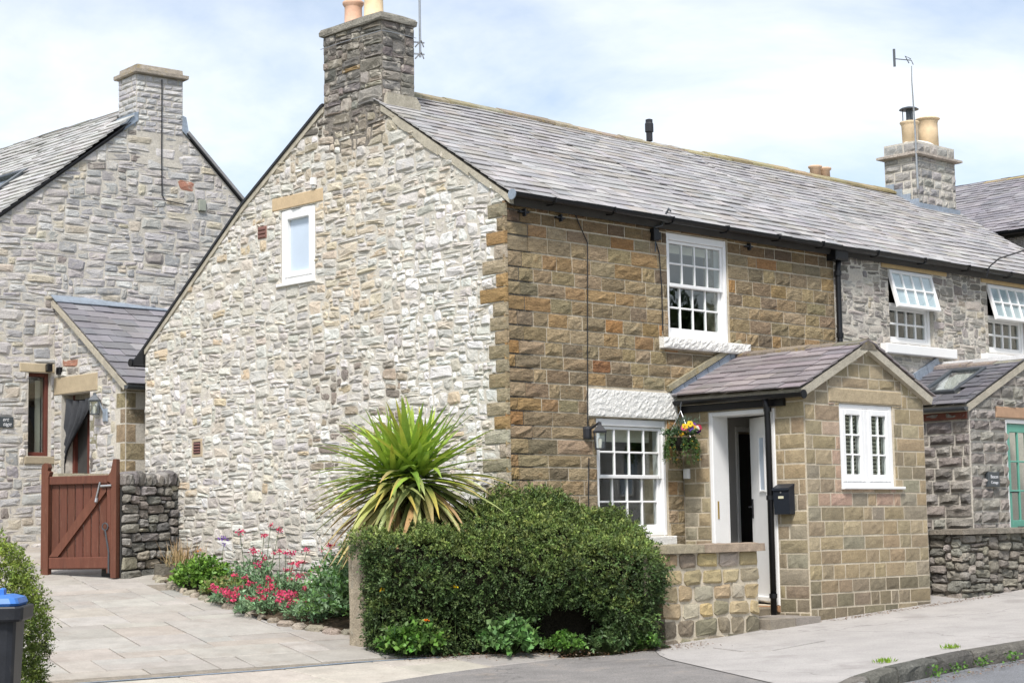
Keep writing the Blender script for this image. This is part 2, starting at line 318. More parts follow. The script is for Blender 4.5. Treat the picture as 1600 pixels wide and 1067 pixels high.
def block_mb(fr, u0, u1, v0, v1, proud, rough, col, back=-.02, edge=.004, nu=4, nv=2):
    w_, h_ = u1-u0, v1-v0; e = min(.006, h_*.06); j = lambda: U(-.005, .005)
    V = [fr.p(u0+w_*i/nu+(0 if 0 < i < nu else j()), v0+h_*k/nv+(0 if 0 < k < nv else j()), back) for k in range(nv+1) for i in range(nu+1)]
    nb = len(V)
    for k in range(nv+1):
        for i in range(nu+1):
            a, b = u0+w_*i/nu, v0+h_*k/nv; inner = 0 < i < nu and 0 < k < nv
            if inner: V.append(fr.p(a+U(-.3, .3)*w_/nu, b+U(-.25, .25)*h_/nv, max(proud+U(-1, 1)*rough, edge+.004)))
            else: V.append(fr.p(min(max(a+j(), u0+e), u1-e), min(max(b+j(), v0+e), v1-e), edge+U(0, 1)*rough*.7))
    F = []; ix = lambda i, k: k*(nu+1)+i
    for k in range(nv):
        for i in range(nu): F.append((nb+ix(i, k), nb+ix(i+1, k), nb+ix(i+1, k+1), nb+ix(i, k+1)))
    ring = [ix(i, 0) for i in range(nu)] + [ix(nu, k) for k in range(nv)] + [ix(i, nv) for i in range(nu, 0, -1)] + [ix(0, k) for k in range(nv, 0, -1)]
    for i in range(len(ring)): a, b = ring[i], ring[(i+1) % len(ring)]; F.append((a, b, nb+b, nb+a))
    return MB().add(V, F, col, fr.flip)
def ashlar(fr, u0, u1, v0, v1, ch, lens, colfn, holes=(), planes=(), joint=.009, proud=.016, rough=.008, skip=None, start=None, edge=.004):
    out = []; v = v0; k = 0
    while v < v1-.03:
        h_ = min(ch*U(.88, 1.12), v1-v); h_ = v1-v if v1-v-h_ < .05 else h_
        u = u0; first = True
        while u < u1-.02:
            w_ = pick(lens)*U(.85, 1.15)
            if first: w_ *= U(.35, 1)
            first = False
            w_ = u1-u if u1-u-w_ < .08 else w_
            R_ = [(u, u+w_, v, v+h_)]
            for (a, b, c, d) in holes:
                R2 = []
                for (p, q, r, s) in R_:
                    if q <= a or p >= b or s <= c+.01 or r >= d-.01: R2.append((p, q, r, s)); continue
                    if p < a-.03: R2.append((p, a, r, s))
                    if q > b+.03: R2.append((b, q, r, s))
                    pm, qm = (a if p < a-.03 else p), (b if q > b+.03 else q)
                    if r < c-.025: R2.append((pm, qm, r, c))
                    if s > d+.025: R2.append((pm, qm, d, s))
                R_ = R2
            for (p, q, r, s) in R_:
                cx, cy = (p+q)/2, (r+s)/2
                if skip and skip(cx, cy): continue
                P = [(p, r), (q, r), (q, s), (p, s)]; full = True
                for pl in planes:
                    P2 = clip(P, *pl)
                    if len(P2) < 3: P = None; break
                    if area(P2) < area(P)-1e-6: full = False
                    P = P2
                if P is None: continue
                if full: out.append(block_mb(fr, p+joint*U(.2, .8), q-joint*U(.2, .8), r+joint*U(.2, .8), s-joint*U(.2, .8), proud*U(.7, 1.4), rough, colfn(cx, cy), edge=edge, nu=4, nv=3))
                elif area(P) > .002:
                    mu = sum(z[0] for z in P)/len(P); mv = sum(z[1] for z in P)/len(P)
                    out.append(stone_mb(fr, [(mu+(a-mu)*.96, mv+(b-mv)*.95) for a, b in P], proud*.6, rough*.6, colfn(cx, cy), back=-.02, rim=.5))
            u += w_
        v += h_; k += 1
    return out
def wall_shell(fr, us, base, top, holes, n0, n1, name, mat, parent):    # wall between base(u) and top(u) with rectangular openings
    br = sorted(set([round(x, 4) for x in us] + [x for h in holes for x in h[:2] if us[0] < x < us[-1]])); m = MB()
    for a, b in zip(br[:-1], br[1:]):
        hs = sorted((h[2], h[3]) for h in holes if h[0] < b-1e-4 and h[1] > a+1e-4)
        lo = (base(a), base(b))
        for (c, d) in hs:
            if c > lo[0]+1e-4: m.prism(fr, [(a, lo[0]), (b, lo[1]), (b, c), (a, c)], n0, n1)
            lo = (d, d)
        m.prism(fr, [(a, lo[0]), (b, lo[1]), (b, top(b)), (a, top(a))], n0, n1)
    return m.build(name, mat, parent)
SL_WARM = [((.355, .342, .338), 4), ((.395, .38, .37), 3), ((.315, .305, .305), 2.5), ((.43, .41, .39), 1.4), ((.345, .32, .29), 1.4)]
def slates(O, along, upv, length, slope, exp, wid, cols, thick=.011, u_ok=None, lift=.02, lop=.35):
    a = Vector(along).normalized(); b = Vector(upv).normalized(); n = a.cross(b); n = n if n.z > 0 else -n
    out = []; s = -.03; O = Vector(O); k = 0
    e = exp[0]
    while s < slope-.03:
        e = lerp(exp[0], exp[1], max(0, s)/slope)*U(.94, 1.06); u = -U(0, .15)
        while u < length-.02:
            w_ = wid*U(.6, 1.45); x0 = max(u, 0)+.003; x1 = min(u+w_, length)-.003
            if x1-x0 > .04 and (u_ok is None or u_ok((x0+x1)/2, s+e*.5)):
                L = min(e*1.75, slope-s+.02); t = thick*U(.7, 1.5); d = U(-.010, .006); ro = U(-.012, .012)*lop; li = lift+U(0, .005)+.011*(2+math.sin(x0*1.3+s*1.7)+math.sin(x0*.55-s))
                d -= .05*(U(0, 1) < .012)
                P = []
                for z, (q0, q1) in ((0, (0, 0)), (t, (0, 0))):
                    P += [O+a*x0+b*(s+d-ro*.5)+n*(li+thick*1.1+z), O+a*x1+b*(s+d+ro*.5+U(-.004, .004))+n*(li+thick*1.1+z), O+a*x1+b*(s+L)+n*(li-thick*.5+z*.6), O+a*x0+b*(s+L)+n*(li-thick*.5+z*.6)]
                F = [(3, 2, 1, 0), (4, 5, 6, 7), (0, 1, 5, 4), (1, 2, 6, 5), (2, 3, 7, 6), (3, 0, 4, 7)]
                out.append(MB().add(P, F, vary(pick(cols), .08, .02), a.cross(b).dot(n) < 0))
            u += w_
        s += e; k += 1
    return out
def ridge_tiles(parent, p0, p1, side, pitch, wing=.19, tl=.46, col=(.30, .26, .19), thick=.035, name='ridge_tile'):
    p0, p1 = Vector(p0), Vector(p1); d = (p1-p0); L = d.length; d.normalize(); s = Vector(side).normalized(); z = Vector((0, 0, 1)); u = 0
    while u < L-.05:
        w_ = min(tl*U(.9, 1.12), L-u); w_ = L-u if L-u-w_ < .12 else w_
        c = vary(col, .18, .06); dz = U(-.008, .008)+.012*math.sin(u*1.2)+.01*math.sin(u*.5); V = []
        for q in (u+.004, u+w_-.004):
            for off in (thick, 0):
                for k in (-1, -.25, .25, 1):
                    V.append(p0+d*q+s*(k*wing)+z*(dz+off-abs(k)*wing*pitch+ (.0 if abs(k) > .5 else -.012)))
        F = [(0, 1, 2, 3), (4, 5, 6, 7)] if False else []
        for b_ in (0, 8):
            for i in range(3): F.append((b_+i, b_+i+1, b_+4+i+1, b_+4+i))
        for i in range(3): F.append((i, i+1, 8+i+1, 8+i)); F.append((4+i, 4+i+1, 12+i+1, 12+i))
        F += [(0, 4, 12, 8), (3, 7, 15, 11)]
        MB().add(V, F, c).build(name, M['ridge'], parent); u += w_

# ================================================================== ground, road, pavement, drive
def loft(A, B, nseg, dz, name, mat, drop=None, sub=6):
    def res(P, n):
        P = [Vector((*p, 0)) for p in P]; L = [0]
        for i in range(1, len(P)): L.append(L[-1]+(P[i]-P[i-1]).length)
        out = []
        for k in range(n+1):
            t = L[-1]*k/n; i = max(j for j in range(len(P)) if L[j] <= t+1e-9); i = min(i, len(P)-2)
            out.append(P[i].lerp(P[i+1], (t-L[i])/(L[i+1]-L[i])))
        return out
    a, b = res(A, nseg), res(B, nseg); V = []
    for k in range(nseg+1):
        for j in range(sub+1):
            p = a[k].lerp(b[k], j/sub); V.append((p.x, p.y, g(p.x, p.y)+dz-(drop(p.x, p.y) if drop else 0)))
    F = [(k*(sub+1)+j, (k+1)*(sub+1)+j, (k+1)*(sub+1)+j+1, k*(sub+1)+j+1) for k in range(nseg) for j in range(sub)]
    return struct(MB().add(V, F).build(name, mat))
def sst(a, b, x): t = min(1, max(0, (x-a)/(b-a))); return t*t*(3-2*t)
V = []; F = []; gx = [-600, -200, -60, -20, -8, 0, 6, 14, 40, 200, 600]; gy = [-600, -200, -60, -20, -6, -1.8, 4, 10, 20, 40, 200, 600]
for y in gy:
    for x in gx: V.append((x, y, -.34+.045*max(-40, min(40, x))+.094*max(min(y, 20)+1.8, 0)-.33))
for j in range(len(gy)-1):
    for i in range(len(gx)-1): k = j*len(gx)+i; F.append((k, k+1, k+len(gx)+1, k+len(gx)))
struct(MB().add(V, F).build('ground', M['grass']))
KERB = [(-2.3, -5.75), (-1.75, -5.42), (-1.26, -5.2), (-.62, -5.02), (-.08, -4.94), (.35, -4.92), (.96, -4.90), (1.57, -4.98), (2.6, -5.02), (4, -5.05), (8, -5.1), (14, -5.2), (40, -5.4)]
rdrop = lambda x, y: .12*sst(-2.1, -.2, x)
loft([(-60, -22), (-20, -20), (0, -18), (40, -18)], [(-60, -7), (-9, -6.6), (-4, -6.2)]+[(x, y-.02) for x, y in KERB], 120, -.006, 'road', M['road'], rdrop, 14)
loft([(-30, -9), (-9, -7.2), (-4, -6.4), (-2.2, -5.85), (-1.2, -5.25), (-.6, -4.0), (.1, -2.9), (.9, -2.2)], [(-30, -1.3), (-9, -1.4), (-3.1, -1.5), (-2.26, -1.49), (-.99, -1.61), (-.4, -1.80), (.1, -1.86), (.5, -1.6)], 60, .002, 'tarmac_crossing', M['tarmac'], None, 8)
loft([(-1.95, -5.3)]+[(x, y+.13) for x, y in KERB[2:]], [(-.55, -2.62), (-.2, -2.15), (.3, -1.75), (2.0, -1.2), (6, -1.2), (14, -1.2), (40, -1.2)], 110, .009, 'pavement', M['concrete'], None, 8)
# a concrete patch let into the pavement
PF_ = Frame((0, 0, 0), (1, 0, 0), (0, 1, 0), (0, 0, 1))
pv = [(.18, -2.9), (.34, -3.12), (1.24, -3.07), (1.15, -2.45), (.35, -2.4)]
struct(MB().add([(x, y, g(x, y)+.017) for x, y in pv]+[(x, y, g(x, y)-.02) for x, y in pv], [(0, 1, 2, 3, 4)]+[(i, (i+1) % 5, 5+(i+1) % 5, 5+i) for i in range(5)]).build('pavement_patch', M['concrete']))
# kerb: one stone after another
kerb = struct(MB().add([(-2.2, -5.6, g(-2.2, -5.6)-.2), (40, -5.35, g(40, -5.35)-.2), (40, -5.2, g(40, -5.2)-.2), (-2.1, -5.5, g(-2.1, -5.5)-.2)], [(0, 1, 2, 3)]).build('kerb', M['joint']))
kp = [Vector((x, y, 0)) for x, y in KERB]; kl = [0]
for i in range(1, len(kp)): kl.append(kl[-1]+(kp[i]-kp[i-1]).length)
def kat(t):
    i = max(j for j in range(len(kp)-1) if kl[j] <= t+1e-9); return kp[i].lerp(kp[i+1], (t-kl[i])/(kl[i+1]-kl[i]))
t = .35
while t < 22:
    w_ = U(.45, .75) if t < 3 else U(.7, 1.0); a, b = kat(t+.014), kat(t+w_-.014); d = (b-a).normalized(); n = Vector((d.y, -d.x, 0)); c = vary((.15, .14, .125), .28); ns = 5; V = []
    for i in range(ns+1):
        p = a.lerp(b, i/ns); z = g(p.x, p.y)
        for off, hh in ((-.0, -.25), (-.0+U(-.008, .012), -.05), (-.006+U(-.006, .008), -.012+U(-.006, .004)), (-.03, .012+U(-.004, .006)), (-.145+U(-.004, .004), .013), (-.15, -.2)):
            q = p + n*off; V.append((q.x, q.y, z+hh))
    F = [(i*6+k, (i+1)*6+k, (i+1)*6+k+1, i*6+k+1) for i in range(ns) for k in range(5)] + [(0, 1, 2, 3, 4, 5), tuple(ns*6+k for k in range(5, -1, -1))]
    MB().add(V, F, c).build('kerb_stone', M['dry'], kerb); t += w_
# the drive: flagstones on a bed
drive = loft([(-9, 1.2), (-5.24, .17), (-4.11, -.15), (-2.64, -.52), (-1.7, -.7)], [(-9, 14), (-4, 13), (-1.5, 12), (.3, 9.6), (.6, 9.2)], 30, -.012, 'driveway', M['joint'], None, 14)
FLAG = [((.36, .335, .30), 4), ((.38, .358, .325), 3), ((.335, .312, .28), 2), ((.365, .33, .29), 1.2), ((.33, .315, .29), 1)]
def flag_mb(poly, dz, col):
    k = len(poly); cx = sum(p[0] for p in poly)/k; cy = sum(p[1] for p in poly)/k; tx, ty = U(-.004, .004), U(-.004, .004)
    zz = lambda x, y: g(x, y)+dz+tx*(x-cx)+ty*(y-cy)
    ins = [(cx+(x-cx)*(1-.012/max(.15, abs(x-cx)+abs(y-cy))), cy+(y-cy)*(1-.012/max(.15, abs(x-cx)+abs(y-cy)))) for x, y in poly]
    V = [(x, y, zz(x, y)-.03) for x, y in poly]+[(x, y, zz(x, y)-.005) for x, y in poly]+[(x, y, zz(x, y)) for x, y in ins]
    F = [tuple(2*k+i for i in range(k))]+[(r*k+i, r*k+(i+1) % k, (r+1)*k+(i+1) % k, (r+1)*k+i) for r in range(2) for i in range(k)]
    return MB().add(V, F, col)
ca, sa = math.cos(rad(-17)), math.sin(rad(-17)); pcs = []
toxy = lambda a, b: (-2.0+a*ca-b*sa, -.63+a*sa+b*ca)
for (c, r, a, b) in pack(17, 36, [((2, 1), 3), ((3, 2), 3), ((2, 2), 3), ((1, 1), 1.5), ((1, 2), 1.2), ((3, 1), 1)]):
    x0, x1, y0, y1 = -5.0+c*.32, -5.0+(c+a)*.32, .03+r*.29, .03+(r+b)*.29; j = .006
    P = [toxy(p+U(-.006, .006), q+U(-.006, .006)) for p, q in ((x0+j, y0+j), ((x0+x1)/2, y0+j), (x1-j, y0+j), (x1-j, y1-j), ((x0+x1)/2, y1-j), (x0+j, y1-j))]
    mxx = sum(p[0] for p in P)/6; myy = sum(p[1] for p in P)/6
    if myy < 5 and mxx > -.9 + (0 if myy > 0 else -.6): continue
    if mxx > -.2: continue
    pcs.append(flag_mb(P, U(-.002, .004), vary(pick(FLAG), .045, .012)))
emit(drive, 'flagstone', pcs, M['flag'])
strip = struct(loft([(-9, 1.05), (-5.24, .10), (-4.11, -.24), (-2.64, -.60), (-1.6, -.95)], [(-9, -1.45), (-3.1, -1.52), (-2.26, -1.52), (-.99, -1.63), (-.7, -1.7)], 30, -.006, 'driveway_edge_strip', M['joint'], None, 6))
def shrink(poly, d):
    cx = sum(p[0] for p in poly)/len(poly); cy = sum(p[1] for p in poly)/len(poly)
    return [(x-math.copysign(d, x-cx), y-math.copysign(d, y-cy)) for x, y in poly]
dl = lambda x: np.interp(x, [-9, -5.24, -4.11, -2.64, -1.9], [1.05, .10, -.24, -.60, -.80]); el = lambda x: np.interp(x, [-9, -3.1, -2.26, -.99], [-1.45, -1.5, -1.5, -1.62])
xs = [-9, -7.6, -6.3, -5.2, -4.25, -3.3, -2.45, -1.75]
for i, (a, b) in enumerate(zip(xs[:-1], xs[1:])):
    m = .45+U(-.1, .1); ym = lambda x: lerp(dl(x), el(x), m)
    for f0, f1 in ((dl, ym), (ym, el)):
        P = [(a, f1(a)), ((a+b)/2, f1((a+b)/2)), (b, f1(b)), (b, f0(b)), ((a+b)/2, f0((a+b)/2)), (a, f0(a))]
        P = [(x+(.006 if x == a else -.006 if x == b else 0), y+(.006 if k < 3 else -.006)) for k, (x, y) in enumerate(P)]
        flag_mb(P, .004, vary((.43, .39, .335), .05, .015)).build('flagstone', M['flag'], strip)
P = [(-1.72, dl(-1.75)-.05), (-1.0, -1.12), (-.72, -1.40), (-.99, -1.6), (-1.72, -1.5)]
flag_mb(P[::-1], .0, (.30, .28, .26)).build('flagstone', M['flag'], strip)
# slot drain between the two
V = []; F = []
dp = [(-9, 1.12), (-5.24, .135), (-4.11, -.205), (-3.44, -.40), (-2.64, -.565), (-2.07, -.76), (-1.8, -.86)]
for x, y in dp:
    z = g(x, y)
    for oy, oz in ((-.035, .006), (-.022, .008), (-.020, -.01), (.020, -.01), (.022, .008), (.035, .006)): V.append((x, y+oy, z+oz))
for i in range(len(dp)-1):
    for k in range(5): F.append((i*6+k, (i+1)*6+k, (i+1)*6+k+1, i*6+k+1))
tag(MB().add(V, F).build('slot_drain', M['lead']), 'narrow grey slot drain running across the mouth of the paved drive', 'drain')

# ================================================================== the corner cottage
FF = Frame((0, 0, 0), (1, 0, 0), (0, 0, 1), (0, -1, 0))
GF = Frame((0, 0, 0), (0, 1, 0), (0, 0, 1), (-1, 0, 0))
cottage = thing('cottage', (2.9, 3.4, 0), 'corner cottage with pale rubble gable end and brown gritstone front under a slate roof', 'house')
GT = [(0, 4.42), (2.55, 6.10), (3.1, 5.88), (4.7, 4.92), (6.9, 3.30)]
gtop = lambda u: float(np.interp(u, [p[0] for p in GT], [p[1] for p in GT]))
gplanes = []
for (a, b), (c, d) in zip(GT[:-1], GT[1:]):
    s = (d-b)/(c-a); gplanes.append((-s, 1, b-s*a-.012))
GHOLE = (3.26, 3.92, 3.85, 4.76)
FH = [(2.6, 3.72, 3.03, 4.27), (1.34, 2.52, .75, 2.065), (3.8, 4.62, -.1, 1.97)]
wall_shell(GF, [p[0] for p in GT], lambda u: g(0, u)-.3, gtop, [GHOLE], -.38, .006, 'gable_wall', M['mortar'], cottage)
wall_shell(Frame((.38, 0, 0), (1, 0, 0), (0, 0, 1), (0, -1, 0)), [0, 5.487], lambda u: -.5, lambda u: 4.36, [(a-.38, b-.38, c, d) for a, b, c, d in FH], -.38, .003, 'front_wall', M['mortar_b'], cottage)
wall_shell(Frame((.001, 0, 0), (1, 0, 0), (0, 0, 1), (0, -1, 0)), [0, .378], lambda u: -.5, lambda u: 4.36, [], -.0015, -.001+.001, 'corner_pointing', M['mortar_b'], cottage)
m = MB(); m.box(FF, .4, 5.86, -.5, 3.2, -6.9, -6.6); m.build('rear_wall', M['room'], cottage)
m = MB(); m.box(FF, 5.84, 5.87, -.5, 4.3, -6.6, -.39); m.prism(GF, [(.4, 4.3), (2.55, 5.95), (6.5, 3.2), (6.5, 3.0), (.4, 3.0)], -5.87, -5.84); m.build('party_wall', M['room'], cottage)
m = MB(); m.box(FF, .39, 5.83, 2.36, 2.5, -6.55, -.39); m.box(FF, .39, 5.83, -.2, .0, -6.55, -.39); m.build('floor', M['dark'], cottage)
m = MB(); m.box(FF, .39, 5.83, 0, 2.36, -3.4, -3.3); m.box(FF, .39, 5.83, 2.5, 4.6, -3.4, -3.3); m.build('partition', M['dark'], cottage)

LIME = [((.57, .55, .505), 5), ((.53, .51, .465), 4), ((.625, .61, .58), 3), ((.56, .51, .43), 1.8), ((.47, .455, .43), 1.8), ((.52, .43, .31), .4), ((.36, .34, .31), .4)]
def gable_col(u, v):
    c = pick(LIME)
    if u < 1.9 and v < 4.6 and U(0, 1) < .42: c = (.68, .67, .645)
    if v > 5.1 and U(0, 1) < .6: c = (.42, .37, .295)
    if v > 5.55 and abs(u-2.5) < .8: c = pick([((.15, .135, .12), 2), ((.23, .20, .165), 2), ((.30, .26, .20), 1)])
    if 2.0 < u < 3.3 and 3.2 < v < 5.2 and U(0, 1) < .5: c = (.54, .475, .37)
    if 1.6 < u < 3.4 and 1.6 < v < 2.8 and U(0, 1) < .35: c = pick([((.24, .21, .18), 1), ((.33, .28, .22), 1)])
    if v < 1.3 and U(0, 1) < .4: c = (.44, .415, .37)
    return vary(c, .10, .025)
quoin_rows = []; v = -.2; k = 0
while v < 4.3:
    h_ = .152*U(.95, 1.06); h_ = min(h_, 4.38-v); quoin_rows.append((v, v+h_, (U(.24, .42) if k % 2 else U(.11, .21)))); v += h_; k += 1
qholes = [(-.1, w_+.006, a, b) for a, b, w_ in quoin_rows]
chim_hole = (1.98, 3.07, 5.80, 7)
st = rubble(GF, 0, 6.9, -.1, 6.2, .070, .049, gable_col, holes=[GHOLE, (3.10, 4.10, 4.77, 4.935), (5.58, 5.82, 1.83, 2.07), (4.21, 4.40, 4.465, 4.63), chim_hole]+qholes, planes=gplanes+[(1, 0, 6.9)], joint=.007, proud=(.008, .027), rough=.009, cutk=.26, wk=.013, skip=lambda u, v: v < g(0, u)-.1)
emit(cottage, 'rubble_stone', st, M['rubble'])
GRIT = [((.335, .255, .148), 4), ((.32, .255, .157), 4), ((.36, .24, .12), 2), ((.40, .225, .10), .7), ((.285, .22, .138), 2.2), ((.225, .18, .12), .7), ((.375, .29, .185), 2), ((.28, .14, .07), .3)]
grit_col = lambda u, v: vary(pick(GRIT) if v < 4.15 else pick([((.24, .165, .09), 2), ((.17, .125, .08), 1)]), .14, .04)  # top courses darker: shade under the eaves put into the stone colour
qs = []
for i, (a, b, w_) in enumerate(quoin_rows):
    c = vary(pick([((.34, .275, .175), 2), ((.39, .32, .215), 2), ((.38, .255, .12), 1), ((.33, .285, .205), 1.5), ((.47, .42, .33), .8)]), .1, .03)
    if b > g(0, 0): qs.append(block_mb(GF, -.022, w_, a+.004, b-.004, .034, .008, c, back=-.004, edge=.020, nu=4, nv=3))
emit(cottage, 'quoin', qs, M['grit'])
hidden = lambda u, v: v < -.3
LN = [(.34, 3), (.27, 2), (.41, 2), (.20, 1), (.50, .6)]
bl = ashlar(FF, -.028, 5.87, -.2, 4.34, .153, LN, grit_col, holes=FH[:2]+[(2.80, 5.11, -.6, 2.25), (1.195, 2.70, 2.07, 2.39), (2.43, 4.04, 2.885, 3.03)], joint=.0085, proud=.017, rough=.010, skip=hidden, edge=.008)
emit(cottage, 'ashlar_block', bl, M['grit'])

def sash_window(fr, parent, u0, u1, v0, v1, cols=4, rows=2, blind=.0, fw_=.052, mid=None):
    m = MB(); m.bev(fr, u0+.004, u0+fw_, v0, v1-.004, -.17, -.012, .006); m.bev(fr, u1-fw_, u1-.004, v0, v1-.004, -.17, -.012, .006)
    m.bev(fr, u0+fw_, u1-fw_, v1-.085, v1-.004, -.169, -.013, .006); m.bev(fr, u0+fw_, u1-fw_, v0, v0+.05, -.169, -.02, .006)
    win = m.build('window', M['white'], parent); mid = mid or (v0+v1)/2+.01
    for k, (a, b, n0, n1) in enumerate(((mid-.02, v1-.087, -.075, -.035), (v0+.052, mid+.02, -.118, -.078))):
        s = MB(); L, R_ = u0+fw_+.002, u1-fw_-.002; st_ = .04; tr = .035 if k == 0 else .04; br = .04 if k == 0 else .075
        s.bev(fr, L, L+st_, a, b, n0, n1, .005); s.bev(fr, R_-st_, R_, a, b, n0, n1, .005)
        s.bev(fr, L+st_, R_-st_, b-tr, b, n0+.001, n1-.001, .005); s.bev(fr, L+st_, R_-st_, a, a+br, n0+.001, n1-.001, .005)
        gu0, gu1, gv0, gv1 = L+st_, R_-st_, a+br, b-tr; pw = (gu1-gu0)/cols; ph = (gv1-gv0)/rows; mu = .011
        for i in range(1, cols): s.bev(fr, gu0+i*pw-mu, gu0+i*pw+mu, gv0, gv1, n0+.006, n1-.004, .006)
        for j in range(1, rows):
            for i in range(cols): s.bev(fr, gu0+i*pw+(mu if i else 0), gu0+(i+1)*pw-(mu if i < cols-1 else 0), gv0+j*ph-mu, gv0+j*ph+mu, n0+.006, n1-.005, .006)
        s.build('sash', M['white'], win)
        for j in range(rows):
            for i in range(cols):
                e = mu*.6; nn = (n0+n1)/2+U(-.001, .001)
                MB().box(fr, gu0+i*pw+e, gu0+(i+1)*pw-e, gv0+j*ph+e, gv0+(j+1)*ph-e, nn-.002, nn+.002).build('pane', M['glass'], win)
    if blind: MB().box(fr, u0+.08, u1-.08, v1-.1-blind, v1-.1, -.20, -.195).build('blind', M['blind'], win)
    return win
sash_window(FF, cottage, 2.602, 3.718, 3.032, 4.268, blind=.10)
sash_window(FF, cottage, 1.342, 2.518, .752, 2.063, blind=.15)
def rockface(fr, u0, u1, v0, v1, n0, n1, rough, name, mat, parent, nu=26, nv=7, col=(.5, .5, .5)):
    m = block_mb(fr, u0, u1, v0, v1, n1, rough, col, back=n0, edge=n1*.86, nu=nu, nv=nv); return m.build(name, mat, parent)
rockface(FF, 1.197, 2.695, 2.072, 2.385, -.06, .034, .008, 'lintel', M['whitestone'], cottage, 44, 10)
rockface(FF, 2.434, 4.036, 2.892, 3.028, -.14, .085, .008, 'sill', M['whitestone'], cottage, 44, 5)
MB().bev(FF, 1.25, 2.6, .62, .748, -.16, .06, .01).build('sill', M['whitestone'], cottage)
# gable window
m = MB(); a, b, c, d = 3.262, 3.918, 3.862, 4.757
m.bev(GF, a, a+.06, c, d, -.12, .004, .006); m.bev(GF, b-.06, b, c, d, -.12, .004, .006); m.bev(GF, a+.06, b-.06, d-.06, d, -.12, .003, .006); m.bev(GF, a+.06, b-.06, c, c+.06, -.12, .003, .006)
gw = m.build('window', M['white'], cottage)
m = MB(); a, b, c, d = a+.062, b-.062, c+.062, d-.062
m.bev(GF, a, a+.055, c, d, -.1, .012, .008); m.bev(GF, b-.055, b, c, d, -.1, .012, .008); m.bev(GF, a+.055, b-.055, d-.06, d, -.1, .011, .008); m.bev(GF, a+.055, b-.055, c, c+.065, -.1, .011, .008)
m.build('sash', M['white'], gw); MB().box(GF, a+.05, b-.05, c+.06, d-.055, -.05, -.045).build('pane', M['frost'], gw)
MB().bev(GF, 3.24, 3.99, 3.825, 3.858, -.1, .045, .006).build('sill', M['white'], gw)
MB().bev(GF, 3.10, 4.095, 4.775, 4.93, -.1, .018, .008, (.52, .40, .255)).build('lintel', M['sandlintel'], cottage)
# air bricks in the gable
m = MB(); m.bev(GF, 5.585, 5.815, 1.835, 2.065, -.02, .012, .006, (.42, .34, .24)); ab = m.build('air_brick', M['sandlintel'], cottage)
m = MB(); m.box(GF, 5.625, 5.775, 1.875, 2.03, .012, .014, (.045, .025, .03)); m.build('grille', M['redbrick'], ab)
for j in range(4): MB().bev(GF, 5.63, 5.77, 1.885+j*.036, 1.905+j*.036, .014, .026, .004, (.20, .10, .09)).build('louvre', M['redbrick'], ab)
m = MB(); m.bev(GF, 4.215, 4.395, 4.47, 4.625, -.02, .012, .004, (.27, .145, .115)); ab = m.build('air_brick', M['redbrick'], cottage)
for j in range(3): MB().bev(GF, 4.23, 4.38, 4.483+j*.047, 4.513+j*.047, .012, .026, .004, (.20, .105, .09)).build('louvre', M['redbrick'], ab)
# roof: slab, slates, ridge, verges
SLOPE = Vector((0, 2.67, .648*2.67)); SLEN = SLOPE.length
def front_roof(parent, x0, x1, skip=None):
    RF = Frame((0, -.12, 4.372), (1, 0, 0), SLOPE, SLOPE.cross(Vector((-1, 0, 0))))
    MB().box(RF, x0+.09, x1, .01, SLEN, -.11, .0).build('roof', M['dark'], parent)
    ps = slates((x0, -.12, 4.372), (1, 0, 0), SLOPE, x1-x0, SLEN, (.165, .115), .27, SL_WARM, u_ok=skip, lift=.002)
    emit(parent, 'roof_slate', ps, M['slate'])
front_roof(cottage, -.045, 5.87, lambda u, s: not (u < .50 and s > 2.54))
ridge_tiles(cottage, (.5, 2.55, 6.135), (5.87, 2.55, 6.12), (0, 1, 0), .62)
# rear slope, not seen from the street but closing the roof
m = MB(); RV = [(2.55, 6.12), (3.1, 5.9), (4.7, 4.945), (6.98, 3.27)]
for (a, b), (c, d) in zip(RV[:-1], RV[1:]): m.prism(Frame((0, 0, 0), (0, 1, 0), (0, 0, 1), (1, 0, 0)), [(a, b-.09), (c, d-.09), (c, d), (a, b)], .02, 5.87)
m.build('rear_roof', M['dark'], cottage)
m = MB(); RV2 = [(3.06, 5.93), (3.1, 5.92), (4.7, 4.965), (6.98, 3.285), (7.12, 3.19)]
for (a, b), (c, d) in zip(RV2[:-1], RV2[1:]): m.prism(Frame((0, 0, 0), (0, 1, 0), (0, 0, 1), (1, 0, 0)), [(a, b-.028), (c, d-.028), (c, d+.010), (a, b+.010)], -.045, .06, (.06, .055, .05))
m.build('rear_verge', M['iron'], cottage)
m = MB()
for i, ((a, b), (c, d)) in enumerate(zip(RV2[:-2], RV2[1:-1])): m.prism(GF, [(a, b-.10), (c, d-.10), (c, d-.03), (a, b-.03)], -.02, .028)
m.build('rear_verge_pointing', M['cement'], cottage)
m = MB(); m.prism(GF, [(6.9, 3.30), (7.13, 3.17), (7.2, 3.12), (6.9, 3.10)], -.05, .05); m.tube([(-.06, 7.19, 3.155), (.5, 7.19, 3.155)], .055, 10); m.build('rear_gutter', M['black'], cottage)
# front verge: cement fillet in lumpy lengths under the slates
y = -.1; k = 0
while y < 1.98:
    l = U(.3, .5); y1 = min(y+l, 2.0); z = lambda q: 4.45+.648*q; d = U(.075, .125)
    P = [(y, z(y)-d*U(.8, 1.1)), ((y+y1)/2, z((y+y1)/2)-d*U(.8, 1.2)), (y1, z(y1)-d*U(.8, 1.1)), (y1, z(y1)-.012), (y, z(y)-.012)]
    MB().prism(GF, P, -.03, .026+U(-.006, .008)).build('verge_pointing', M['cement'], cottage); y = y1
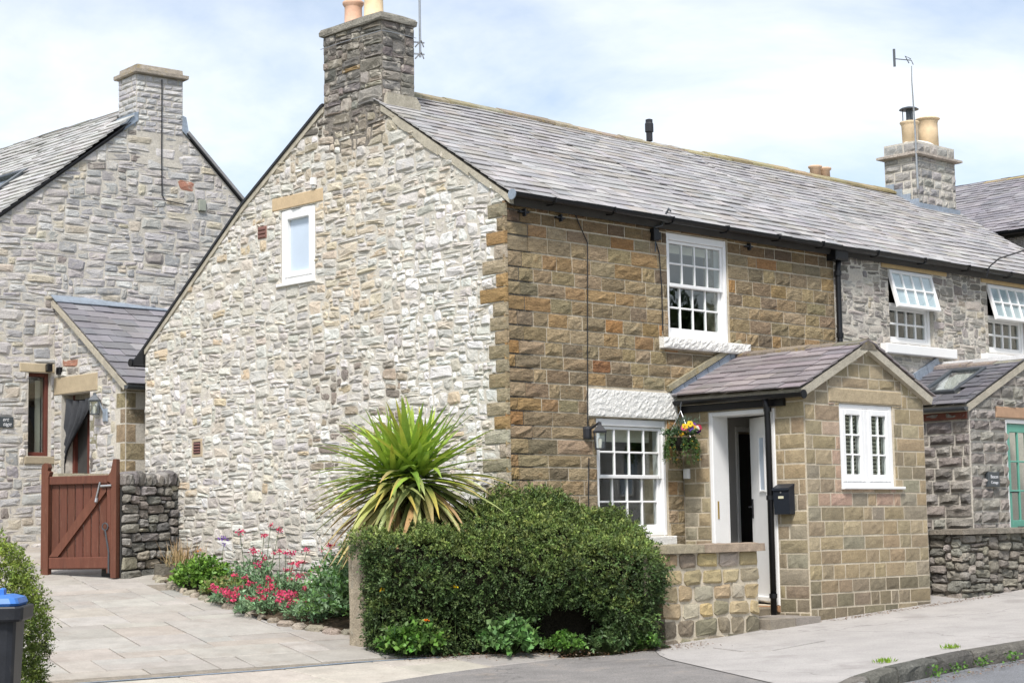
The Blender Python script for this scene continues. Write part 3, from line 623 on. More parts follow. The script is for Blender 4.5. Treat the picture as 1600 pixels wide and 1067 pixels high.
# gutter with brackets and end cap
def gutter(parent, p0, p1, r=.058, mat='black', name='gutter'):
    p0, p1 = Vector(p0), Vector(p1); d = (p1-p0).normalized(); s = d.cross(Vector((0, 0, 1))); V = []; n = 8
    for p in (p0, p1):
        for rr in (r, r-.006): V += [p+s*math.cos(math.pi+math.pi*k/n)*rr+Vector((0, 0, 1))*math.sin(math.pi+math.pi*k/n)*rr for k in range(n+1)]
    q = n+1; F = [(k, k+1, 2*q+k+1, 2*q+k) for k in range(n)] + [(q+k, q+k+1, 3*q+k+1, 3*q+k) for k in range(n)] + [(0, q, 3*q, 2*q), (n, q+n, 3*q+n, 2*q+n), tuple(range(q)), tuple(2*q+k for k in range(q))]
    return MB().add(V, F).build(name, M[mat], parent, False)
gt = gutter(cottage, (-.05, -.165, 4.40), (5.87, -.165, 4.385))
MB().tube([(-.062, -.165, 4.375), (-.05, -.165, 4.375)], .058, 12).build('end_cap', M['lead'], gt)
for x in (.55, 1.5, 2.5, 3.5, 4.5, 5.4): MB().tube([(x, -.165, 4.405), (x, -.228, 4.40), (x, -.225, 4.35), (x, -.165, 4.325), (x, -.02, 4.34)], .008, 5).build('bracket', M['black'], gt)
m = MB(); m.box(FF, .02, 5.87, 4.335, 4.40, 0, .035); m.build('fascia', M['iron'], cottage)
for x in (.22, .78, 4.08):
    m = MB(); m.box(FF, x-.05, x+.09, 4.225, 4.24, .0, .05); m.box(FF, x+.02, x+.035, 4.19, 4.27, .0, .06); m.build('gutter_strap', M['iron'], cottage)
# downpipe between the two cottages
m = MB(); m.bev(FF, 5.73, 6.0, 4.21, 4.36, .005, .17, .02); dpn = m.build('downpipe', M['black'], cottage)
MB().tube([(5.87, -.09, 4.22), (5.865, -.08, 4.1), (5.86, -.08, 3.2), (5.84, -.10, 3.1), (5.8, -.12, 2.72)], .036, 12).build('pipe', M['black'], dpn, True)
for z in (4.05, 3.25): MB().lathe((5.862, -.08, z), [(.036, -.03), (.048, -.03), (.048, .03), (.036, .03)], 12).build('collar', M['black'], dpn)
# chimney on the gable
CW = Frame((-.012, 0, 0), (0, 1, 0), (0, 0, 1), (-1, 0, 0)); CS = Frame((0, 1.985, 0), (1, 0, 0), (0, 0, 1), (0, -1, 0))
m = MB(); m.box(FF, -.01, .475, 5.3, 6.74, -3.055, -1.987, (.21, .19, .165)); chim = m.build('chimney', M['dry'], cottage)
SOOT = [((.15, .14, .128), 3), ((.19, .175, .155), 2.5), ((.235, .21, .175), 1.5), ((.115, .108, .102), 1.2), ((.28, .20, .105), .25)]
def soot(u, v):
    c = vary(pick(SOOT), .15, .04); f = 1+.75*sst(6.4, 5.8, v); return tuple(x*f for x in c)
ps = rubble(CW, 1.985, 3.06, 5.78, 6.76, .08, .05, soot, joint=.003, proud=(.006, .02), rough=.010, cutk=.3, planes=[(1, 0, 3.06), (-1, 0, -1.983), (0, 1, 6.74)]+gplanes[:0], wk=.006)
ps += rubble(CS, -.012, .48, 5.72, 6.76, .08, .055, soot, joint=.003, proud=(.006, .02), rough=.010, cutk=.3, planes=[(1, 0, .478), (-1, 0, .012), (0, 1, 6.74)], wk=.006, skip=lambda u, v: v < 5.78)
emit(chim, 'chimney_stone', ps, M['rubble'])
V = []; m = MB()
ring = [(-.05, 1.95), (.12, 1.945), (.3, 1.95), (.515, 1.955), (.52, 2.3), (.515, 2.7), (.51, 3.09), (.2, 3.095), (-.055, 3.09), (-.06, 2.8), (-.055, 2.45), (-.06, 2.2)]; k = len(ring)
for z, f in ((6.74, .985), (6.76, 1.0), (6.80, 1.0), (6.83, .96), (6.86, .6)): V += [(.23+(x-.23)*f+U(-.008, .008), 2.52+(y-2.52)*f+U(-.008, .008), z+U(-.006, .006)) for x, y in ring]
F = [(r*k+i, r*k+(i+1) % k, (r+1)*k+(i+1) % k, (r+1)*k+i) for r in range(4) for i in range(k)]+[tuple(4*k+i for i in range(k)), tuple(range(k-1, -1, -1))]
m.add(V, F, (.26, .245, .21)).build('capping', M['dry'], chim)
POTR = [(.115, -.02), (.118, .02), (.108, .03), (.104, .26), (.108, .27), (.128, .30), (.130, .325), (.112, .34), (.105, .33)]
POTB = [(.135, -.02), (.135, .03), (.118, .05), (.108, .40), (.125, .43), (.128, .47), (.11, .48)]
MB().lathe((.235, 2.80, 6.84), POTR, 20, (.66, .42, .30)).build('chimney_pot', M['pot'], chim, True)
MB().lathe((.235, 2.42, 6.84), POTB, 20, (.74, .57, .36)).build('chimney_pot', M['pot'], chim, True)
MB().tube([(-.04, 1.97, 6.60), (-.045, 2.5, 6.605), (-.045, 3.08, 6.60)], .004, 5).build('cable', M['metal'], chim)
MB().tube([(-.045, 1.955, 6.60), (.2, 1.95, 6.605), (.49, 1.955, 6.60)], .004, 5).build('cable', M['metal'], chim)
m = MB(); m.prism(CS, [(-.0, 5.72), (.53, 5.72), (.53, 5.80), (.47, 5.88), (.02, 5.88)], .0, .05); m.build('flashing', M['cement'], chim)
m = MB(); m.prism(Frame((.475, 0, 0), (0, 1, 0), (0, 0, 1), (1, 0, 0)), [(1.95, 5.70), (2.55, 6.09), (2.55, 6.2), (1.95, 5.82)], .0, .05); m.build('flashing', M['lead'], chim)
# cables and clutter on the front
m = MB(); m.tube([(1.02, -.03, 4.36), (1.10, -.035, 4.2), (1.235, -.03, 4.0), (1.21, -.03, 3.2), (1.19, -.03, 2.5), (1.175, -.03, 1.95)], .006, 5); m.build('cable', M['iron'], cottage)
m = MB(); m.tube([(1.185, -.03, 1.62), (1.165, -.03, 1.2), (1.16, -.03, .4)], .006, 5); m.build('cable', M['iron'], cottage)
m = MB(); m.tube([(2.36, -.04, 4.15), (2.44, -.03, 4.0), (2.47, -.03, 3.6), (2.47, -.03, 3.1)], .007, 5); m.build('cable', M['iron'], cottage)
# ridge vent
m = MB(); m.lathe((5.27, 2.55, 6.13), [(.045, 0), (.045, .12), (.06, .13), (.06, .24), (.05, .26), (.05, .30), (.02, .31)], 10); m.build('roof_vent', M['iron'], cottage)

# ================================================================== the cottage's porch
PX0, PX1, PY = 2.8, 5.12, -1.75
porch = thing('porch', (3.95, -.9, -.15), 'sandstone porch with slate roof, white window and open white door on the corner cottage', 'porch')
PW = Frame((PX0, -.012, 0), (0, -1, 0), (0, 0, 1), (-1, 0, 0)); PFf = Frame((PX0, PY, 0), (1, 0, 0), (0, 0, 1), (0, -1, 0))
PRX, PRZ, PSL = 3.95, 2.90, .457
ptop = lambda x: PRZ-.03-PSL*abs(x-PRX)
DH = (.39, 1.335, -.03, 2.145); WH = (.64, 1.69, 1.262, 2.192)
wall_shell(PW, [0, 1.73], lambda u: -.5, lambda u: 2.32, [DH], -.27, .003, 'side_wall', M['mortar_b'], porch)
wall_shell(PFf, [.001, PRX-PX0, PX1-PX0], lambda u: -.5, lambda u: ptop(u+PX0), [WH], -.27, .003, 'gable_wall', M['mortar_b'], porch)
MB().box(FF, PX1-.27, PX1, -.5, 2.33, .0, 1.47).build('side_wall', M['room'], porch)
PST = [((.315, .250, .155), 4), ((.285, .230, .15), 3), ((.34, .28, .185), 2), ((.25, .205, .14), 2), ((.265, .235, .175), 1.2)]
PINK = (.40, .285, .21)
def pcol(u, v):
    if v < .18: return vary(pick([((.215, .18, .125), 2), ((.17, .145, .10), 1), ((.25, .20, .13), 1)]), .12)
    return vary(pick(PST), .1, .03)
def pcol_f(u, v):
    if .42 < u < .66 and 1.2 < v < 2.2 and U(0, 1) < .5: return vary(PINK, .06)
    if .3 < u < 1.9 and 1.09 < v < 1.25 and U(0, 1) < .8: return vary(PINK, .1)
    return pcol(u, v)
gpl = [(-PSL, 1, ptop(PRX)-.006-PSL*(PRX-PX0)), (PSL, 1, ptop(PRX)-.006+PSL*(PRX-PX0))]
LP = [(.30, 3), (.37, 2), (.24, 2), (.16, .6), (.45, .6)]
ps = ashlar(PW, .0, 1.738, -.42, 2.30, .164, LP, pcol, holes=[DH], joint=.010, proud=.011, rough=.004, edge=.006)
ps += ashlar(PFf, 0, PX1-PX0, -.42, 2.95, .164, LP, pcol_f, holes=[WH, (.44, 1.875, 2.195, 2.365)], planes=gpl, joint=.010, proud=.011, rough=.004, edge=.006)
emit(porch, 'sandstone_block', ps, M['porch'])
MB().bev(PFf, .45, 1.865, 2.2, 2.36, -.1, .016, .012, (.40, .325, .215)).build('lintel', M['porch'], porch)
# porch window: two casements with three-by-two panes and a slatted blind
m = MB(); a, b, c, d = WH[0]+.003, WH[1]-.003, WH[2]+.003, WH[3]-.003; mid = (a+b)/2
for q in ((a, a+.05, c, d), (b-.05, b, c, d), (mid-.035, mid+.035, c+.05, d-.05)): m.bev(PFf, *q, -.14, -.012, .006)
m.bev(PFf, a+.05, b-.05, d-.05, d, -.139, -.013, .006); m.bev(PFf, a+.05, b-.05, c, c+.05, -.139, -.013, .006)
pw = m.build('window', M['white'], porch)
MB().bev(PFf, a-.02, b+.14, c-.032, c-.001, -.12, .055, .008).build('sill', M['white'], pw)
for (x0, x1) in ((a+.052, mid-.037), (mid+.037, b-.052)):
    s = MB(); y0, y1 = c+.052, d-.052; f = .072
    s.bev(PFf, x0, x0+f, y0, y1, -.06, -.004, .01); s.bev(PFf, x1-f, x1, y0, y1, -.06, -.004, .01); s.bev(PFf, x0+f, x1-f, y1-f, y1, -.06, -.005, .01); s.bev(PFf, x0+f, x1-f, y0, y0+f*1.15, -.06, -.005, .01)
    gx0, gx1, gy0, gy1 = x0+f, x1-f, y0+f*1.15, y1-f; mu = .010
    s.bev(PFf, (gx0+gx1)/2-mu, (gx0+gx1)/2+mu, gy0, gy1, -.05, -.018, .006)
    for j in (1, 2):
        yy = gy0+(gy1-gy0)*j/3
        for e0, e1 in ((gx0, (gx0+gx1)/2-mu), ((gx0+gx1)/2+mu, gx1)): s.bev(PFf, e0, e1, yy-mu, yy+mu, -.05, -.019, .006)
    s.build('sash', M['white'], pw)
    for j in range(3):
        for i in range(2): MB().box(PFf, lerp(gx0, gx1, i/2)+.006, lerp(gx0, gx1, (i+1)/2)-.006, lerp(gy0, gy1, j/3)+.006, lerp(gy0, gy1, (j+1)/3)-.006, -.036, -.032).build('pane', M['glass'], pw)
for (x0, x1) in ((a+.09, mid-.06), (mid+.06, b-.09)):
    s = MB()
    for k in range(17):
        zz = c+.1+k*.045; fr_ = Frame(PFf.p(0, zz, -.088), (1, 0, 0), (0, -.50, .87), (0, -.87, -.50)); s.box(fr_, x0, x1-.06, -.017, .017, 0, .003)
    s.build('slatted_blind', M['blind'], pw)
# porch roof
eL, eR = 2.655, 5.245; ez = PRZ-PSL*(PRX-eL); y0, y1 = -.0, PY-.075
upL = Vector((PRX-eL, 0, PRZ-ez)); upR = Vector((PRX-eR, 0, PRZ-ez)); SLP = [((.235, .205, .21), 4), ((.27, .235, .24), 3), ((.20, .18, .185), 2), ((.31, .275, .27), 1.5)]
for (ex, upv, nm) in ((eL, upL, 1), (eR, upR, 0)):
    fr_ = Frame((ex, y1, ez), (0, 1, 0), upv, Vector((0, 1, 0)).cross(upv)*(1 if Vector((0, 1, 0)).cross(upv).z > 0 else -1))
    MB().box(fr_, .0, -y1-.0, .012, upv.length, -.09, 0).build('roof', M['cement'], porch)
    emit(porch, 'roof_slate', slates((ex, y1-.01, ez), (0, 1, 0), upv, -y1+.005, upv.length, (.17, .14), .34, SLP, thick=.013, lift=.002), M['slate'])
ridge_tiles(porch, (PRX, y1, PRZ+.015), (PRX, -.03, PRZ+.015), (1, 0, 0), .45, wing=.17, tl=.42, col=(.20, .17, .14))
MB().prism(PFf, [(PRX-PX0-.17, PRZ-.09), (PRX-PX0+.17, PRZ-.09), (PRX-PX0+.04, PRZ+.03), (PRX-PX0, PRZ+.048), (PRX-PX0-.04, PRZ+.03)], .0, .080, (.16, .14, .11)).build('ridge_end', M['ridge'], porch)
# ragged cement under the front verge
for sgn, ex in ((-1, eL), (1, eR)):
    k = 0; n = 6
    for i in range(n):
        x0, x1 = lerp(PRX, ex+sgn*-.06, i/n), lerp(PRX, ex+sgn*-.06, (i+1)/n); zt = lambda x: PRZ-PSL*abs(x-PRX)-.005; dd = U(.05, .085)
        P = [(x0-PX0, zt(x0)-dd), (x1-PX0, zt(x1)-dd*U(.8, 1.2)), (x1-PX0, zt(x1)), (x0-PX0, zt(x0))]
        if x1 < x0: P = P[::-1]
        MB().prism(PFf, P, .0, .055+U(-.01, .012), vary((.15, .135, .11), .25)).build('verge_pointing', M['dry'], porch)
# lead and mortar where the roof meets the cottage wall
fr_ = Frame((eL-.02, -.016, ez+.035), upL, (0, 0, 1), (0, -1, 0))
for i in range(6):
    L = upL.length; a, b = L*i/6, L*(i+1)/6-.01
    MB().box(Frame((eL-.02, -.01, ez+.03), upL, (-upL.z, 0, upL.x), (0, -1, 0)), a, b, -.01, .075, .0, .022).build('flashing', M['lead'], porch)
MB().box(Frame((eL-.05, -.01, ez+.03), upL, (-upL.z, 0, upL.x), (0, -1, 0)), -.03, upL.length+.03, .078, .145, .0, .045, (.30, .27, .19)).build('mortar_fillet', M['ridge'], porch)
# rainwater goods of the porch
pg = gutter(porch, (2.645, -.03, 2.285), (2.645, -1.86, 2.275), .05)
MB().tube([(2.645, -1.86, 2.255), (2.645, -1.875, 2.255)], .05, 12).build('end_cap', M['black'], pg)
MB().box(PW, -.0, 1.5, 2.155, 2.295, .012, .06).build('fascia', M['black'], porch)
dpp = MB(); dpp.tube([(2.66, -1.325, 2.25), (2.69, -1.325, 2.14), (2.70, -1.325, 1.9), (2.705, -1.325, -.13)], .034, 14); dpp = dpp.build('downpipe', M['black'], porch, True)
for z in (2.12, 1.15, .08): MB().lathe((2.702, -1.325, z), [(.034, -.025), (.044, -.025), (.044, .025), (.034, .025)], 14).build('collar', M['black'], dpp)
# door frame, leaf, lining
m = MB(); m.bev(PW, DH[0]+.002, DH[0]+.055, -.03, DH[3]-.003, -.268, .010, .008); m.bev(PW, DH[1]-.055, DH[1]-.002, -.03, DH[3]-.003, -.268, .010, .008); m.bev(PW, DH[0]+.055, DH[1]-.055, DH[3]-.058, DH[3]-.003, -.267, .009, .008)
dfm = m.build('door_frame', M['white'], porch)
m = MB(); m.box(PW, DH[0]+.056, DH[0]+.060, .93, 1.13, -.075, -.05); m.build('lock_plate', M['brass'], dfm)
MB().bev(PW, DH[0], DH[1], -.1, -.032, -.3, .03, .01, (.30, .17, .09)).build('threshold', M['redbrick'], porch)
ang = rad(32); hx, hy = PX0+.06, -.012-DH[1]+.062; dirv = Vector((math.sin(ang), math.cos(ang), 0))
DF = Frame((hx, hy, 0), dirv, (0, 0, 1), Vector((-math.cos(ang), math.sin(ang), 0)))
m = MB(); m.bev(DF, .0, .80, -.015, 2.075, -.045, .0, .004); door = m.build('door', M['white'], porch)
m = MB()
for q in ((.30, .325, 1.22, 1.86), (.475, .50, 1.22, 1.86), (.325, .475, 1.835, 1.86), (.325, .475, 1.22, 1.245)): m.bev(DF, *q, .001, .016, .005)
m.build('glazing_bead', M['white'], door); MB().box(DF, .325, .475, 1.245, 1.835, .001, .005).build('pane', M['frost'], door)
MB().bev(DF, .01, .79, .0, .06, .001, .035, .012).build('weatherboard', M['white'], door)
m = MB(); m.bev(DF, .735, .77, .93, 1.15, .001, .012, .004); m.tube([DF.p(.752, 1.06, .01), DF.p(.752, 1.06, .05), DF.p(.65, 1.06, .055)], .010, 6); m.build('handle', M['iron'], door)
# inside the porch: floor, plaster, inner doorway
MB().box(FF, PX0+.27, PX1-.27, -.1, -.04, .0, 1.47).build('floor', M['dark'], porch)
m = MB()
for q in ((PX0+.271, 3.74, -.04, 2.3), (4.68, PX1-.271, -.04, 2.3), (3.74, 4.68, 2.03, 2.3)): m.box(FF, *q, .006, .022)
m.box(FF, PX0+.271, PX1-.271, 2.3, 2.32, .006, 1.46); m.build('plaster', M['room'], porch)
m = MB(); m.bev(FF, 3.742, 3.80, -.04, 1.968, -.05, .036, .01); m.bev(FF, 4.62, 4.678, -.04, 1.968, -.05, .036, .01); m.bev(FF, 3.742, 4.678, 1.97, 2.028, -.05, .037, .01); m.build('architrave', M['white'], porch)
MB().bev(FF, 3.81, 4.61, -.03, 1.965, -.36, -.32, .005).build('inner_door', M['dark'], porch)
# step
step = thing('stone_step', (2.35, -1.4, -.3), 'worn stone step of two slabs below the open porch door', 'step')
SF = Frame((0, 0, 0), (1, 0, 0), (0, 0, 1), (0, -1, 0))
for a, b in ((1.92, 2.36), (2.37, 2.81)): block_mb(Frame((0, 0, 0), (1, 0, 0), (0, 1, 0), (0, 0, 1)), a, b, -1.88, -1.0, -.128, .004, vary((.25, .225, .185), .08), back=-.5, edge=-.133, nu=6, nv=6).build('slab', M['porch'], step)
MB().bev(Frame((0, 0, 0), (1, 0, 0), (0, 1, 0), (0, 0, 1)), 2.45, 2.80, -1.30, -.42, -.3, -.045, .012, (.21, .175, .125)).build('riser', M['porch'], step)

# ================================================================== low wall in front, stone gatepost
lw = thing('low_wall', (1.1, -1.66, -.3), 'low sandstone wall with a rough coping slab between hedge and porch step', 'wall')
LWF = Frame((0, -1.8, 0), (1, 0, 0), (0, 0, 1), (0, -1, 0))
MB().box(LWF, .36, 1.84, -.6, .585, -.28, -.006).build('core', M['mortar_b'], lw)
LWC = [((.38, .305, .185), 3), ((.34, .265, .16), 2), ((.28, .235, .165), 2), ((.42, .32, .17), 1.2), ((.36, .325, .25), 1.5)]
def lwc(u, v): return vary(pick(LWC) if v > -.15 else pick([((.17, .15, .11), 1), ((.21, .18, .13), 1)]), .14, .04)
ps = []; v = -.42
for hh in (.17, .18, .165, .165, .165, .165):
    u = .32
    while u < 1.84:
        w_ = U(.2, .36); w_ = 1.85-u if 1.85-u-w_ < .14 else w_; e = .015
        p = [warp(x_, y_, .008, .4) for x_, y_ in stone_poly(u+e*U(.3, 1.3), u+w_-e*U(.3, 1.3), v+e*U(.2, 1.1), v+hh-e*U(.2, 1.1), .22, .06)]; ps.append(stone_mb(LWF, p, U(.004, .022), .007, lwc(u, v), back=-.07, rim=.25)); u += w_
    v += hh
EF = Frame((1.84, -1.8, 0), (0, 1, 0), (0, 0, 1), (1, 0, 0))
emit(lw, 'wall_stone', ps, M['porch'])
CFx = Frame((0, 0, 0), (1, 0, 0), (0, 1, 0), (0, 0, 1))
for a, b in ((.34, .92), (.93, 1.90)): block_mb(CFx, a, b, -1.865, -1.47, .672, .006, vary((.30, .25, .185), .06), back=.585, edge=.662, nu=12, nv=4).build('coping_slab', M['porch'], lw)
post = MB(); V = []; k = 8
for i, z in enumerate((-.5, -.2, .1, .4, .7, .84, .87)):
    f = 1 if i < 5 else (.93 if i == 5 else .6)
    V += [(-1.86+math.copysign(abs(math.cos(t_))**.5, math.cos(t_))*.135*f+U(-.012, .012), .16+math.copysign(abs(math.sin(t_))**.5, math.sin(t_))*.12*f+U(-.012, .012), z) for t_ in [rad(22.5+45*q) for q in range(k)]]
F = [(r*k+i, r*k+(i+1) % k, (r+1)*k+(i+1) % k, (r+1)*k+i) for r in range(6) for i in range(k)]+[tuple(6*k+i for i in range(k))]
tag(post.add(V, F, (.34, .29, .215)).build('stone_gatepost', M['dry']), 'squat rough stone post at the left end of the dark hedge', 'gatepost')

# ================================================================== the adjoining grey cottage
nb = thing('neighbour_cottage', (9, 3.2, 0), 'adjoining grey rubble cottage with two white windows pushed open at the top', 'house')
NX0, NX1 = 5.875, 12.25
NH = [(7.10, 8.16, 3.24, 4.235), (9.565, 10.625, 3.24, 4.235)]
NF = Frame((0, 0, 0), (1, 0, 0), (0, 0, 1), (0, -1, 0))
wall_shell(NF, [NX0, NX1], lambda u: -.3, lambda u: 4.36, NH, -.38, .003, 'front_wall', M['mortar'], nb)
GREY = [((.40, .37, .33), 4), ((.34, .32, .29), 3), ((.46, .42, .37), 2), ((.27, .255, .235), 1.2), ((.42, .37, .29), 1.2), ((.16, .15, .14), .4)]
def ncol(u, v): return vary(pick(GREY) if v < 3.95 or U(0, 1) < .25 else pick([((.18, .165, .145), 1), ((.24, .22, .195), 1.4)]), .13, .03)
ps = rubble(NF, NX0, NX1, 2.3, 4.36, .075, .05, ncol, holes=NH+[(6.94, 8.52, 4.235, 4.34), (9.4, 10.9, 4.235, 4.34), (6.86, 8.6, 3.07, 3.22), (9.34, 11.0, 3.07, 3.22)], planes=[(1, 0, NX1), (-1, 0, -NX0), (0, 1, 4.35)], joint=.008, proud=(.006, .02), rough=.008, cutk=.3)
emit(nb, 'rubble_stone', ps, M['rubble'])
m = MB(); m.box(NF, NX0, NX1, 2.2, 2.3, -6, -.4); m.box(NF, NX0, NX1, 2.3, 4.35, -3.0, -2.9); m.box(NF, NX0+.01, NX0+.05, 2.3, 4.35, -2.9, -.4); m.build('room', M['dark'], nb)
def hung_window(fr, parent, u0, u1, v0, v1):
    m = MB(); f = .05
    m.bev(fr, u0+.003, u0+f, v0, v1-.003, -.15, -.05, .006); m.bev(fr, u1-f, u1-.003, v0, v1-.003, -.15, -.05, .006); m.bev(fr, u0+f, u1-f, v1-f, v1-.003, -.149, -.051, .006); m.bev(fr, u0+f, u1-f, v0, v0+f, -.149, -.051, .006)
    mid = (v0+v1)/2+.03; m.bev(fr, u0+f, u1-f, mid-.03, mid+.02, -.148, -.052, .006)
    win = m.build('window', M['white'], parent)
    def sash(fr2, a, b, c, d, n0, n1, cols, rows):
        s = MB(); st_ = .045
        s.bev(fr2, a, a+st_, c, d, n0, n1, .005); s.bev(fr2, b-st_, b, c, d, n0, n1, .005); s.bev(fr2, a+st_, b-st_, d-st_, d, n0+.001, n1-.001, .005); s.bev(fr2, a+st_, b-st_, c, c+st_, n0+.001, n1-.001, .005)
        gu0, gu1, gv0, gv1 = a+st_, b-st_, c+st_, d-st_; pw_ = (gu1-gu0)/cols; ph = (gv1-gv0)/rows; mu = .014
        for i in range(1, cols): s.bev(fr2, gu0+i*pw_-mu, gu0+i*pw_+mu, gv0, gv1, n0+.006, n1-.004, .006)
        for j in range(1, rows):
            for i in range(cols): s.bev(fr2, gu0+i*pw_+(mu if i else 0), gu0+(i+1)*pw_-(mu if i < cols-1 else 0), gv0+j*ph-mu, gv0+j*ph+mu, n0+.006, n1-.005, .006)
        s.build('sash', M['white'], win)
        for j in range(rows):
            for i in range(cols): MB().box(fr2, gu0+i*pw_+.008, gu0+(i+1)*pw_-.008, gv0+j*ph+.008, gv0+(j+1)*ph-.008, (n0+n1)/2-.002, (n0+n1)/2+.002).build('pane', M['glass'], win)
    sash(fr, u0+f, u1-f, v0+f, mid-.03, -.12, -.075, 4, 2)
    t_ = rad(15); hinge = fr.p(0, v1-.02, -.03)
    up2 = (fr.v*math.cos(t_)-fr.n*math.sin(t_)); n2 = (fr.n*math.cos(t_)+fr.v*math.sin(t_))
    sash(Frame(hinge, fr.u, up2, n2), u0+.02, u1-.02, -(v1-mid)-.06, 0, .0, .045, 4, 2)
    MB().box(Frame(hinge, fr.u, up2, n2), u0+.05, u1-.05, -(v1-mid)-.03, -.03, .008, .010).build('blind', M['skysheet'], win)  # added pale sheet, no real blind: sky reflection put into its colour
    return win
for k, (a, b, c, d) in enumerate(NH):
    hung_window(NF, nb, a, b, c, d)
    MB().bev(NF, a-.15, b+.36, d+.005, 4.335, -.1, .02, .008, (.46, .335, .175)).build('lintel', M['sandlintel'], nb)
    MB().bev(NF, a-.22, b+.42, 3.085, 3.215, -.14, .10, .01).build('sill', M['white'], nb)
MB().box(NF, NX0, NX1, 4.335, 4.40, 0, .035).build('fascia', M['iron'], nb)
g2 = gutter(nb, (5.875, -.165, 4.385), (NX1, -.165, 4.41))
for x in (6.6, 7.7, 8.8, 9.9, 11): MB().tube([(x, -.165, 4.405), (x, -.228, 4.40), (x, -.225, 4.35), (x, -.165, 4.325), (x, -.02, 4.34)], .008, 5).build('bracket', M['black'], g2)
front_roof(nb, 5.875, NX1, lambda u, s: not (5.08 < u < 6.22 and s > 2.54))
ridge_tiles(nb, (5.88, 2.55, 6.12), (11.0, 2.55, 6.15), (0, 1, 0), .62, col=(.30, .25, .15))
m = MB()
for (a, b), (c, d) in zip(RV[:-1], RV[1:]): m.prism(Frame((0, 0, 0), (0, 1, 0), (0, 0, 1), (1, 0, 0)), [(a, b-.09), (c, d-.09), (c, d), (a, b)], NX0, NX1)
m.prism(Frame((0, 0, 0), (0, 1, 0), (0, 0, 1), (1, 0, 0)), [(.0, -.3), (6.9, -.3), (6.9, 3.2), (2.55, 6.0), (0, 4.33)], NX1-.3, NX1-.01); m.build('rear_roof', M['dark'], nb)
# its chimney
NCW = Frame((11.0, 0, 0), (0, 1, 0), (0, 0, 1), (-1, 0, 0)); NCS = Frame((11.0, 1.99, 0), (1, 0, 0), (0, 0, 1), (0, -1, 0))
m = MB(); m.box(NF, 11.0, 12.08, 5.3, 6.84, -2.60, -1.99); nch = m.build('chimney', M['mortar'], nb)
CG = [((.34, .325, .305), 3), ((.28, .27, .255), 2), ((.40, .38, .35), 1.5), ((.24, .235, .235), 1)]; cgc = lambda u, v: vary(pick(CG), .12, .03)
ps = ashlar(NCW, 1.985, 2.60, 5.7, 6.60, .135, [(.22, 2), (.3, 1), (.16, 1)], cgc, proud=.022, rough=.01, joint=.016) + ashlar(NCS, .0, 1.08, 5.7, 6.60, .135, [(.24, 2), (.3, 1), (.16, 1)], cgc, proud=.022, rough=.01, joint=.016)
ps += ashlar(NCW, 1.985, 2.60, 6.665, 6.82, .15, [(.3, 2), (.2, 1)], cgc, proud=.02, rough=.008, joint=.014) + ashlar(NCS, .0, 1.08, 6.665, 6.82, .15, [(.3, 2), (.2, 1)], cgc, proud=.02, rough=.008, joint=.014)
emit(nch, 'chimney_stone', ps, M['rubble'])
V = []; rr = [(10.90, 1.90), (12.18, 1.90), (12.18, 2.69), (10.90, 2.69)]
for z, e in ((6.60, -.05), (6.615, .0), (6.65, .0), (6.668, -.05)): V += [(x+(-e if x < 11.5 else e), y+(-e if y < 2.3 else e), z) for x, y in rr]
MB().add(V, [(r*4+i, r*4+(i+1) % 4, (r+1)*4+(i+1) % 4, (r+1)*4+i) for r in range(3) for i in range(4)]+[(12, 13, 14, 15), (3, 2, 1, 0)], (.42, .37, .32)).build('cornice', M['dry'], nch)
m = MB(); m.lathe((11.54, 2.3, 6.82), [(.5, 0), (.46, .03), (.3, .10), (.1, .12)], 12); mm = m.build('flaunching', M['whitestone'], nch); mm.scale = (1, .55, 1)
BUFF = (.70, .54, .35)
MB().lathe((11.30, 2.3, 6.86), [(.12, 0), (.13, .30), (.14, .33), (.155, .35), (.155, .37), (.12, .38)], 18, BUFF).build('chimney_pot', M['pot'], nch, True)
m = MB(); m.lathe((11.30, 2.3, 7.24), [(.05, 0), (.05, .18), (.16, .19), (.13, .215), (.04, .24)], 16)
for q in range(3): m.tube([(11.30+.1*math.cos(q*2.1), 2.3+.1*math.sin(q*2.1), 7.23), (11.30+.1*math.cos(q*2.1), 2.3+.1*math.sin(q*2.1), 7.43)], .008, 5)
m.build('flue_cowl', M['gunmetal'], nch)
MB().lathe((11.80, 2.28, 6.86), [(.165, 0), (.16, .30), (.155, .42), (.165, .43), (.16, .46), (.19, .47), (.20, .485), (.18, .50), (.10, .505)], 20, BUFF).build('chimney_pot', M['pot'], nch, True)
sy = [1.99+i*.001 for i in range(2)]
m = MB(); FS = Frame((10.995, 0, 0), (0, 1, 0), (0, 0, 1), (-1, 0, 0)); zr = lambda y: 4.45+.648*y
for k in range(4):
    a = 1.96+k*.15; m.box(FS, a, a+.15, zr(a)-.02, zr(a+.15)+.09, .03, .045)
m.box(NCS, -.05, 1.12, zr(1.99)-.03, zr(1.99)+.10, .03, .045); m.build('flashing', M['lead'], nch)
